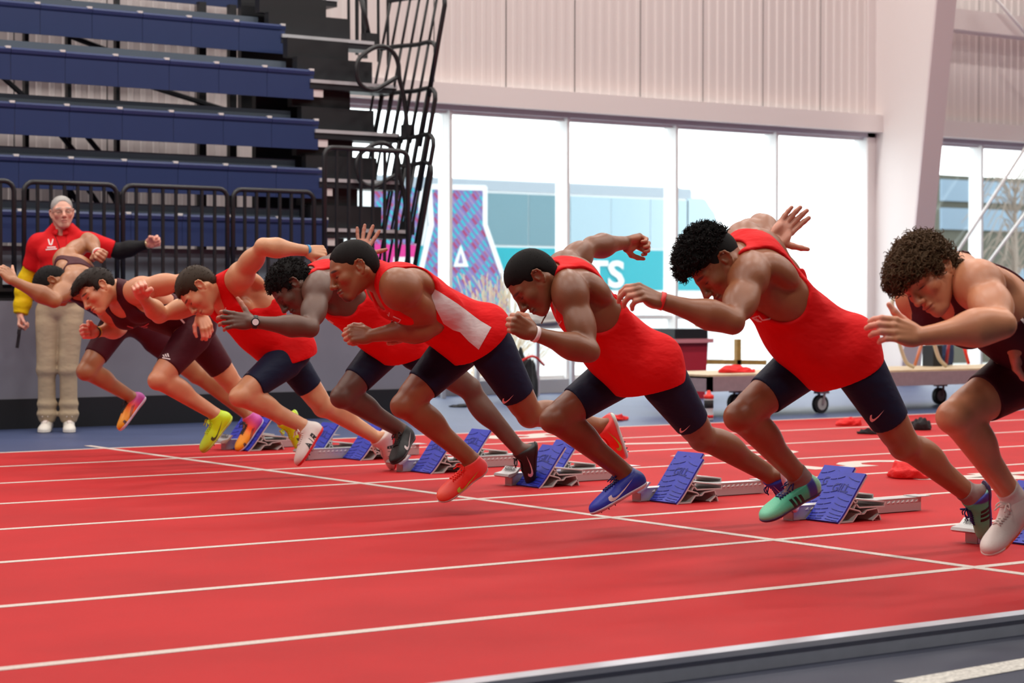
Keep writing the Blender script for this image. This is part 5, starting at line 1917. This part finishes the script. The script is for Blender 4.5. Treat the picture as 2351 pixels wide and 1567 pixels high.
D0 = 15.49
FR = unit(V(-.45, -.89, 0))
LF = np.cross(V(0, 0, 1), FR)
oj = dict(head=dep(143, 489, D0 - .02), neck=dep(143, 528, D0 + .01), sL=dep(199, 556, D0), sR=dep(90, 558, D0), eL=dep(275, 577, D0 + .04), wL=dep(339, 560, D0 - .02), kL=dep(364, 551, D0 - .03),
          eR=dep(63, 641, D0 + .06), wR=dep(47, 722, D0), kR=dep(45, 749, D0 - .03), hL=dep(164, 715, D0), hR=dep(110, 715, D0), nL=dep(157, 845, D0 - .01), nR=dep(107, 845, D0 - .01))
for q, x in (('L', 158), ('R', 108)):
    a_ = dep(x, 960, D0 + .03)
    a_[2] = .085
    oj['a' + q] = a_
    dv = unit(FR + LF * (.12 if q == 'L' else -.12))
    oj['t' + q] = a_ + dv * .205 + V(0, 0, -.055)
    oj['q' + q] = a_ - dv * .065 + V(0, 0, -.048)
F_POLO = fabric('red_polo', (.66, .008, .012), .7, .3)
F_KHA = fabric('khaki_trousers', srgb(186, 166, 138), .8, .35)
F_YEL = fabric('yellow_sleeve', srgb(235, 195, 15), .55, .5)
F_BLS = fabric('black_sleeve', (.010, .010, .012), .7, .4)
off = person(9, dict(J=oj, h=.0075, s=.98, b=.90, skin=S9, head=(4, 108), hair=('fade', .004, HGR), label='grey-haired official in red polo and khaki trousers with one yellow sleeve, fist raised',
                     strands=(dict(n=600, length=.012, rad=.0018, curl=.001, comb=(-.6, 0, -.4), seed=19, lift=.3, seg=2, sides=3),),
                     handL=(V(-.5, -.8, -.3), 'fist'), handR=(V(.6, -.4, 0), 'curl'),
                     shoe=dict(upper=shoe_mat('trainer_white', [(0, srgb(225, 218, 208)), (1, srgb(230, 224, 214))]), sole=OFFW, lace=L_WHT)))
oJ = off.J


def garment(name, prims, grow, cuts, m, root, h=.0065):
    S = Field(*bbox(prims, .05), h)
    for p, kk in prims:
        S.add(p, max(kk, .03), grow)
    for p0, n in cuts:
        S.cut(p0, n, .004)
    v, qd = S.nets(1)
    return link(name, np_mesh(name, v, qd), m, root), v, qd


pol = list(off.torso) + [(Ell(off.mh + off.up * .2 + off.fm * .03, (off.latm, off.fm, off.up), (.155, .115, .2)), .05)] + off.uarm['L'] + off.uarm['R']
S = Field(*bbox(pol, .05), .0065)
for p, kk in pol:
    S.add(p, max(kk, .03), .014)
S.cut(off.mh + off.up * .075, -off.up)
for q, fr in (('L', .72), ('R', .62)):
    ad = unit(oJ['e' + q] - oJ['s' + q])
    pl = lerp(oJ['s' + q], oJ['e' + q], fr)
    # trim the sleeve only
    S.sub(Cone(pl + ad * .1, oJ['e' + q] + ad * .12, .1, .1), .004)
nb = oJ['neck']
S.sub(Cone(nb - off.up * .0, nb + off.up * .3, .060, .10), .006)
v, qd = S.nets(1)
polo = link('polo_shirt', np_mesh('polo_shirt', v, qd), F_POLO, off.root)
bv = bvh_of(v, qd)
for nm, pl, mt in (('emblem', [[(110, 549), (112.5, 549), (116, 562), (113, 562)], [(123, 549), (120.8, 549), (117, 562), (120, 562)], [(114, 560), (119, 560), (117, 564)]], M_LOGO),
                   ('chest_print', strokes([[(109, 568), (127, 567)], [(106, 573), (130, 571)]], 2.2), M_LOGO),
                   ('lanyard', strokes([[(126, 540), (134, 560), (140, 586)]], 1.4), F_BLS),
                   ('placket', strokes([[(152, 540), (153, 575)]], 1.2), fabric('polo_seam', (.42, .004, .008), .7, .2))):
    me = decal(bv, pl, PXRAY, .003, 5)
    if len(me.polygons):
        link(nm, me, mt, polo)
m = MB()
ring = []
for i in range(17):
    t = math.pi * (-.42 + 1.84 * i / 16)
    ring.append(nb + off.up * (.034 - .035 * max(0, math.cos(t - math.pi / 2 - math.pi))) + (off.lat_s * math.cos(t) * .066 - off.fs * math.sin(t) * .062))
for i in range(17):
    e = unit((ring[i] - nb) - off.up * ((ring[i] - nb) @ off.up))
    m.v += [tuple(ring[i] + e * .002), tuple(ring[i] + e * .022 - off.up * .040), tuple(ring[i] + e * .016 - off.up * .046), tuple(ring[i] - e * .004 - off.up * .01)]
for i in range(16):
    for k in range(4):
        l = (k + 1) % 4
        m.f.append((i * 4 + k, i * 4 + l, (i + 1) * 4 + l, (i + 1) * 4 + k))
m.build('collar', F_POLO, polo, True)
legs = []
S = Field(*bbox(off.pelvis + off.thigh['L'] + off.thigh['R'] + off.shin['L'] + off.shin['R'], .07), .0075)
for p, kk in off.pelvis:
    S.add(p, .04, .012)
for q in 'LR':
    h_, k_, a_ = oJ['h' + q], oJ['n' + q], oJ['a' + q]
    for p, kk in off.thigh[q]:
        S.add(p, .03, .006)
    S.add(Cone(h_, k_, .080, .064), .03)
    S.add(Cone(k_, a_ + V(0, 0, .02), .064, .064), .03)
    for z, r_ in ((.05, .072), (.13, .067), (.40, .068)):      # fabric folds
        S.add(Ell(lerp(a_, k_, min(1, z / .42)) * 1.0 + V(0, 0, 0) if z < .42 else lerp(k_, h_, (z - .42) / .42), I3, (r_, r_, .022)), .03)
S.cut(V(0, 0, .065), V(0, 0, -1))
S.cut(off.mh + off.up * .115, off.up)
v, qd = S.nets(1)
tro = link('trousers', np_mesh('trousers', v, qd), F_KHA, off.root)
bv = bvh_of(v, qd)
garment('sleeve', off.farm['R'][:4] + [(Cone(lerp(oJ['sR'], oJ['eR'], .55), oJ['eR'], .05, .05), .03), (Cone(oJ['eR'], oJ['wR'], .052, .040), .03), (Ell(lerp(oJ['eR'], oJ['wR'], .35), I3, (.06, .06, .03)), .03), (Ell(lerp(oJ['eR'], oJ['wR'], .7), I3, (.052, .052, .025)), .03)], .012,
        [(oJ['wR'] - unit(oJ['wR'] - oJ['eR']) * .005, unit(oJ['wR'] - oJ['eR'])), (lerp(oJ['sR'], oJ['eR'], .58), unit(oJ['sR'] - oJ['eR']))], F_YEL, off.root)
garment('sleeve', off.farm['L'][:4] + [(Cone(lerp(oJ['sL'], oJ['eL'], .6), oJ['eL'], .05, .046), .03)], .008,
        [(oJ['wL'] - unit(oJ['wL'] - oJ['eL']) * .005, unit(oJ['wL'] - oJ['eL'])), (lerp(oJ['sL'], oJ['eL'], .66), unit(oJ['sL'] - oJ['eL']))], F_BLS, off.root)
ring_band('wristwatch', oJ['wL'], oJ['wL'] - oJ['eL'], .031, .006, mat('gold_steel', (.6, .5, .3), .3, metal=.8), off.root)
# glasses
R_, c_, hs_ = off.frame
g = MB()
tw = lambda p: c_ + (V(*p) * hs_) @ R_
for sg in (1, -1):
    ringp = [tw((.104 - .10 * abs(abs(y) - 0) * 0 - .012 * (abs(.033 + .019 * math.cos(t)) - .03) / .02, sg * (.033 + .019 * math.cos(t)), .002 + .014 * math.sin(t))) for t in np.linspace(0, 6.28, 17)[:-1] for y in (0,)]
    g.tube(ringp, .0012, 5, closed=True)
    g.tube([tw((.094, sg * .053, .006)), tw((.05, sg * .071, .006)), tw((-.01, sg * .079, .006))], .0012, 5)
g.tube([tw((.108, .014, .006)), tw((.112, 0, .008)), tw((.108, -.014, .006))], .0012, 5)
g.build('glasses', mat('thin_wire', (.10, .09, .08), .3, metal=.8), off.root, True)
# starter pistol in his lowered hand
pp = oJ['kR'] + V(0, 0, -.01)
gun = tag(empty('starter_pistol', tuple(pp)), 'black starter pistol held pointing down by the official', 'pistol')
dn = unit(dep(40, 793, D0) - dep(47, 745, D0))
sd_ = orth(LF, dn)
fr_ = np.cross(dn, sd_)


def obox(m, c, ax, r):
    vs = [c + ax[0] * r[0] * i + ax[1] * r[1] * j + ax[2] * r[2] * k for i in (-1, 1) for j in (-1, 1) for k in (-1, 1)]
    m.add(vs, [(0, 1, 3, 2), (4, 6, 7, 5), (0, 4, 5, 1), (2, 3, 7, 6), (0, 2, 6, 4), (1, 5, 7, 3)])
    return m


g0 = dep(46, 752, D0 - .06)
obox(MB(), g0 + dn * .075, (dn, sd_, fr_), (.075, .011, .016)).build('barrel', M_BLACKP, gun)
obox(MB(), g0 + dn * .02 + fr_ * .03, (unit(fr_ + dn * .2), sd_, dn), (.045, .010, .018)).build('grip', M_BLACKP, gun)
obox(MB(), g0 + dn * .0 - fr_ * .008, (dn, sd_, fr_), (.012, .007, .012)).build('hammer', mat('orange_plug', (.75, .12, .02), .5), gun)

# ------------------------------------------------------------------ watch, necklace
def tube_px(pts, Y, r, name, mtl, root, n=5):
    return MB().tube(bez([at(x, y, Yy) for (x, y), Yy in zip(pts, Y)], 4), r, n).build(name, mtl, root, True)


o4 = PEOPLE[4]
fd = unit(o4.J['wL'] - o4.J['eL'])
pw = o4.J['wL'] - fd * .012
wt = ring_band('watch_strap', pw, fd, .030, .010, M_BLKP, o4.root)
nv = orth(CAM - pw, fd)
m = MB()
m.tube([pw + nv * .028, pw + nv * .040], [.021, .020], 20)
m.build('watch_case', M_DARKSTEEL, wt)
m = MB()
m.tube([pw + nv * .0402, pw + nv * .0412], .0155, 20)
m.build('watch_face', mat('watch_dial', (.85, .86, .88), .15), wt)
o6 = PEOPLE[6]
yn = o6.J['neck'][1]
tube_px([(1264, 617), (1267, 632), (1267, 650), (1266, 668), (1265, 690), (1261, 704)], [yn - .02, yn - .065, yn - .078, yn - .080, yn - .075, yn - .06], .0035, 'necklace', mat('bead_silver', (.6, .55, .52), .3, metal=.6), o6.root)
nk2 = tube_px([(1261, 704), (1256, 712), (1253, 724), (1248, 732), (1243, 742)], [yn - .06, yn - .06, yn - .06, yn - .06, yn - .06], .0032, 'pendant', mat('bead_brown', (.18, .12, .09), .5), o6.root)
# ------------------------------------------------------------------ starting blocks
M_PAD = mat('blue_pad_rubber', (.018, .032, .42), .5, var=.1, vscale=30)
M_PADD = mat('blue_pad_groove', (.008, .014, .20), .6)
M_ALW = mat('white_aluminium', (.52, .51, .51), .36, metal=.4)
PADP = [(0, .004), (.022, .022), (.050, .053), (.085, .098), (.125, .150), (.172, .208)]
PW = .098


def pad_surf(t, off=0.0):
    """point on the pad's face at 0..1 along the slope; off = outwards"""
    x = t * (len(PADP) - 1)
    i = min(int(x), len(PADP) - 2)
    a, b = np.array(PADP[i]), np.array(PADP[i + 1])
    p = a + (b - a) * (x - i)
    d = (b - a) / np.linalg.norm(b - a)
    return p + np.array([-d[1], d[0]]) * off


def slab(m, segs, th, y0, y1):
    for a, b in segs:
        a, b = np.array(a), np.array(b)
        d = (b - a) / np.linalg.norm(b - a)
        n = np.array([-d[1], d[0]]) * th / 2
        m.prism([tuple(a - n), tuple(b - n), tuple(b + n), tuple(a + n)], 1, y0, y1)
    return m


face = [tuple(pad_surf(t, .006)) for t in np.linspace(0, 1, 11)]
back = [tuple(pad_surf(t, -.003)) for t in np.linspace(1, 0, 11)]
me_pad = MB().prism(face + back, 1, -PW, PW).mesh('pad')
me_pad.materials.append(M_PAD)
m = MB()
for r in range(9):                      # tyre-like tread: curved ribs in two mirrored columns
    for sg in (1, -1):
        for c in range(2):
            pts = []
            for w in np.linspace(0, 1, 5):
                y = sg * (.012 + c * .042 + w * .036)
                t = .04 + r * .105 + (.07 * (1 - (y * sg / .095)) ** 2)
                if t > .985:
                    t = .985
                q = pad_surf(t, .0066)
                pts.append(V(q[0], y, q[1]))
            m.tube(pts, .0022, 4)
me_tread = m.mesh('tread')
me_tread.materials.append(M_PADD)

tx = text_mesh('GILL', .05, .001)
for v_ in tx.vertices:
    t = .76 + v_.co.y * 3.6
    q = pad_surf(min(max(t, 0), 1), .0075)
    v_.co = (q[0], -v_.co.x * 1.05, q[1])
tx.materials.append(M_PADD)
m = MB()
slab(m, [(pad_surf(i / 8, -.007), pad_surf((i + 1) / 8, -.007)) for i in range(8)], .008, -PW, PW)
slab(m, [((.004, .005), (.095, .005)), ((.095, .005), (.125, .036)), ((.125, .036), (.165, .036)), ((.165, .036), (.18, .05)), ((.18, .05), (.245, .056)), ((.245, .056), (.268, .003)), ((.215, .003), (.258, .032)),
         ((.088, .104), (.290, .082)), ((.290, .082), (.288, .058)), ((.062, .068), (.135, .050)), ((.135, .05), (.15, .036)), ((.125, .100), (.102, .062)), ((.09, .104), (.135, .064)), ((.135, .064), (.285, .062))], .006, -PW + .004, PW - .004)
me_br = m.mesh('bracket')
me_br.materials.append(M_ALUDULL)
NOSE_TXT = None


def make_block(lane, xn, xf, label):
    yc = LINE0 - LANE * (lane - .5)
    x0 = 6.36
    root = tag(empty('starting_block', (x0, yc, 0)), label, 'starting block', 'starting blocks')
    m = MB().box((x0, yc - .034, .004), (x0 + .80, yc + .034, .062))
    m.box((x0, yc - .036, .062), (x0 + .80, yc + .036, .066))
    rail = m.build('rail', M_ALW, root)
    m = MB()
    for i in range(24):
        xx = x0 + .07 + i * .03
        m.add([(xx, yc - .0375, .046), (xx + .016, yc - .0375, .056), (xx + .016, yc - .0375, .046), (xx, yc - .034, .046), (xx + .016, yc - .034, .056), (xx + .016, yc - .034, .046)], [(0, 1, 2), (3, 5, 4), (0, 3, 4, 1), (1, 4, 5, 2), (2, 5, 3, 0)])
    m.build('rail_teeth', mat('rail_teeth_pale', (.80, .79, .78), .35, metal=.2), rail)
    m = MB().prism([(x0 - .005, .06), (x0 + .03, .094), (x0 + .035, .090), (x0 - .012, .045), (x0 - .035, .045), (x0 - .045, .054), (x0 - .04, .062)][::-1], 1, yc - .062, yc + .062)
    m.prism([(x0 - .002, .0), (x0 + .04, .0), (x0 + .04, .09), (x0 + .03, .094), (x0 - .002, .06)], 1, yc - .03, yc + .03)
    m.prism([(x0 - .052, .052), (x0 - .04, .045), (x0 + .008, .066), (x0 + .036, .094), (x0 + .026, .098), (x0 - .002, .072), (x0 - .046, .064)], 1, yc - .066, yc + .066)
    nose = m.build('nose_plate', M_ALW, root)
    for body, zz, sz in (('GILL', .0, .052), ('FUSION', -.022, .026)):
        tm = text_mesh(body, sz, .0012 if body == 'GILL' else .0004)
        a_ = V(x0 + .030, yc, .0975)
        up_ = unit(V(.028, 0, .026))
        for v_ in tm.vertices:
            p = V(x0 + .012, yc, .0865) + up_ * (v_.co.y * .62 + zz * .75 + .004) + V(0, -1, 0) * v_.co.x * 1.0 + V(-.7, 0, .7) * .0035
            v_.co = p
        link('lettering', tm, M_BLKP, nose)
    MB().box((x0 + .77, yc - .05, .067), (x0 + .85, yc + .05, .070)).build('end_tab', M_ALW, root)
    for yy, xx in ((-.14, xn), (.14, xf)):
        loc = Vector((xx - x0, yy, 0))
        pd = bpy.data.objects.new('pad', me_pad)
        br = bpy.data.objects.new('bracket', me_br)
        td = bpy.data.objects.new('tread', me_tread)
        tt = bpy.data.objects.new('lettering', tx)
        for ob, par in ((pd, root), (br, root), (td, pd), (tt, pd)):
            COL.objects.link(ob)
            ob.parent = par
        td['kind'] = 'stuff'
        pd.location = loc
        br.location = loc
    return root


make_block(1, 6.41, 6.47, 'blue and aluminium starting block under the orange rear shoe, beside the track edge')
make_block(2, 6.60, 6.45, 'blue and aluminium starting block behind the white shoe, next to the neon rear shoe')
make_block(3, 6.41, 6.85, 'blue and aluminium starting block between the black front shoe and the coral shoe')
make_block(4, 6.38, 6.68, 'blue and aluminium starting block with a black shoe on its pad')
make_block(5, 6.41, 6.65, 'blue and aluminium starting block with bare pads behind the blue front shoe')
make_block(6, 6.43, 6.64, 'blue and aluminium starting block right behind the mint front shoe')
make_block(7, 6.48, 6.74, 'blue and aluminium starting block beside the mint rear shoe and a white shoe')
